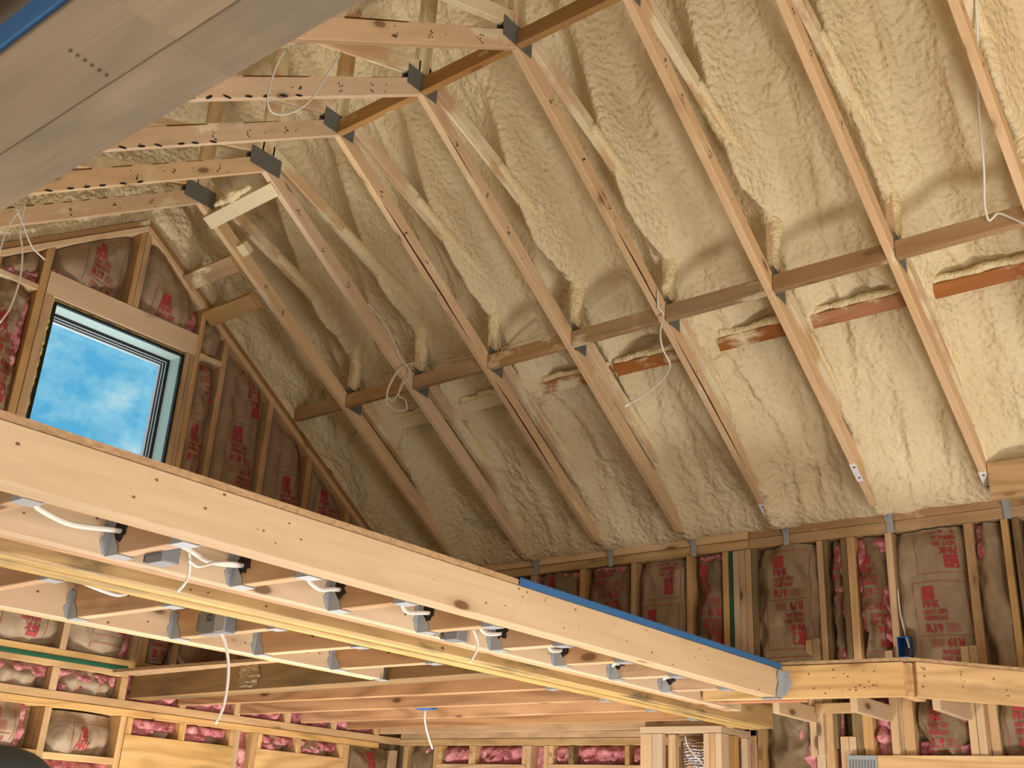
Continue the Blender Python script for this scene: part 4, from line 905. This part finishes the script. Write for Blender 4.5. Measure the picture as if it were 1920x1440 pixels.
cable([at(414, 1185, 0, p2.x + .02), at(422, 1205, 0, p2.x + .02), at(428, 1240, 0, p2.x + .02), at(427, 1280, 0, p2.x + .02), at(419, 1325, 0, p2.x + .02), at(404, 1357, 0, p2.x + .02)], 'long white cable hanging from the marked junction box', .0055)
yb = JA[4] + .019; p3 = at(864, 1190, 1, yb + .05); jbox(p3.x, yb + .051, p3.z, 'grey junction box near the middle short joists with pencil arrow beside it', .06, .05, .05)
def onB(V, Fc, u, v, nm):      # pencil marks on the camera side of the header
    q = at(u, v, 0, 2.9162); pyd(nm, [(2.9162, q.y + x, q.z + y) for x, y in V], Fc, M_INK, B)
tv, tf = textmesh('TV', .018, -.008, .9); onB(tv, tf, 806, 1192, 'pencil_writing')
av, af = rects([(0, 0, .04, .0022)]); k0 = len(av); av = av + [(.030, .012), (.043, .001), (.030, -.010)]; af = af + [(k0, k0 + 1, k0 + 2)]
onB(av, af, 822, 1193, 'pencil_arrow')
cable([at(887, 1180, 0, 2.96), at(893, 1195, 0, 2.96), at(896, 1212, 0, 2.96), at(890, 1228, 0, 2.955), at(881, 1242, 0, 2.95)], 'white cable with stripped end hanging from the middle junction box', .0042)
bx = at(798, 1329, 2, Z0); 
tag(box('ceiling_box', (bx.x - .055, bx.y - .03, Z0 - .004), (bx.x + .055, bx.y + .03, Z0 + .03), M_BLUEBOX, None, .003, 0), 'blue plastic ceiling box under a long joist', 'electrical box')
cable([(bx.x, bx.y, Z0 - .004), at(797, 1352, 0, bx.x), at(803, 1380, 0, bx.x), at(811, 1404, 0, bx.x)], 'white cable hanging from the blue ceiling box', .005)
OB = empty('outlet_box', (3.375, EY - .03, 2.38), 'blue plastic outlet box on a stud above the landing girder', 'electrical box')
b0, b1 = (3.338, EY - .055, 2.385), (3.405, EY + .02, 2.49)
box('box_back', (b0[0], b1[1] - .004, b0[2]), (b1[0], b1[1], b1[2]), M_BLUEBOX, OB, 0, 2)
box('box_side', (b0[0], b0[1], b0[2]), (b0[0] + .004, b1[1], b1[2]), M_BLUEBOX, OB, 0, 2); box('box_side', (b1[0] - .004, b0[1], b0[2]), (b1[0], b1[1], b1[2]), M_BLUEBOX, OB, 0, 2)
box('box_side', (b0[0], b0[1], b0[2]), (b1[0], b1[1], b0[2] + .004), M_BLUEBOX, OB, 0, 0); box('box_side', (b0[0], b0[1], b1[2] - .004), (b1[0], b1[1], b1[2]), M_BLUEBOX, OB, 0, 0)
tube('wire', [(3.385, EY - .05, 2.485), (3.395, EY - .062, 2.46), (3.40, EY - .06, 2.43)], .004, M_CABLE, OB)
cable([(3.345, EY + .0, 2.75), (3.352, EY - .01, 2.62), (3.368, EY - .01, 2.5)], 'brownish cable dropping behind the stud to the blue outlet box', .0035)
cable([(2.20, 2.38, 1.985), (2.22, 2.37, 1.93), (2.27, 2.36, 1.88), (2.33, 2.36, 1.82), (2.36, 2.36, 1.74)], 'white cable curving across the foil duct in the box column', .004)

# dark rounded object at the lower left corner, close to the photographer
c = at(-14, 1476, 0, 4.3)
vs = []; fs = []; n = 24
for j in range(9):
    t = math.pi / 2 * j / 8
    for i in range(n):
        a = 2 * math.pi * i / n; vs.append((c.x + .056 * math.cos(a) * math.cos(t), c.y + .056 * math.sin(a) * math.cos(t), c.z + .038 * math.sin(t) if j else c.z - .05))
for j in range(8):
    for i in range(n): fs.append((j * n + i, j * n + (i + 1) % n, (j + 1) * n + (i + 1) % n, (j + 1) * n + i))

vs = [(v[0], v[1], v[2]) for v in vs]
fs.append(tuple(range(n))[::-1])
DC = pyd('dark_cap', vs, fs, plain('dark_rubber', srgb(44, 50, 48), .7), None, True)
tag(DC, 'dark out of focus rounded cap at the bottom left corner', 'cap')
board('pole', (c.x, c.y, FZ), (c.x, c.y, c.z - .05), .04, .04, M_STEELD, DC)

def specks(parent, n, fn, seed, r=.0032, name='nail_hole'):
    R = random.Random(seed); vs = []; fs = []
    for i in range(n):
        c, U, V = fn(R); b_ = len(vs); q = r * R.uniform(.6, 1.5)
        for k in range(6): t = math.pi * k / 3; vs.append(c + U * q * 1.4 * math.cos(t) + V * q * math.sin(t))
        fs.append(tuple(range(b_, b_ + 6)))
    pyd(name, vs, fs, M_KNOT, parent)['kind'] = 'stuff'
M_KNOT = plain('dark_knot', srgb(112, 76, 50), .8)
Yv, Zv, Xv = Vector((0, 1, 0)), Vector((0, 0, 1)), Vector((1, 0, 0))
specks(A, 36, lambda R: (Vector((3.3098, R.uniform(-2.3, 1.2), R.uniform(2.03, 2.13))), Yv, Zv), 1, .0026)
specks(B, 22, lambda R: (Vector((2.9158, R.uniform(-2.0, 1.2), R.uniform(2.03, 2.12))), Yv, Zv), 2, .003)
specks(D, 24, lambda R: (Vector((1.9308, R.uniform(-1.6, .2), R.uniform(2.03, 2.12))), Yv, Zv), 3, .003)
specks(Cb, 12, lambda R: (Vector((2.6918, R.uniform(-1.8, 1.6), R.uniform(2.03, 2.12))), Yv, Zv), 4, .004)
gd = dr; gn = Vector((dr.y, -dr.x, 0))
if gn.dot(CAM - a_) < 0: gn = -gn
specks(G2, 26, lambda R: (a_ + Vector((0, .012, .002)) + gn * .0212 + gd * R.choice((.03, .03, .2, .35, .4, .55)) + gd * R.uniform(-.01, .01) + Zv * R.uniform(.02, .12), gd, Zv), 5, .0026)
e1 = (Vector((3.80, 1.345, 0)) - Vector((2.93, 1.283, 0))).normalized(); n1 = Vector((e1.y, -e1.x, 0))
specks(G1, 20, lambda R: (Vector((2.93, 1.283, Z0)) + n1 * .0202 + e1 * R.uniform(.45, .84) + Zv * R.uniform(.02, .12), e1, Zv), 6, .0026)
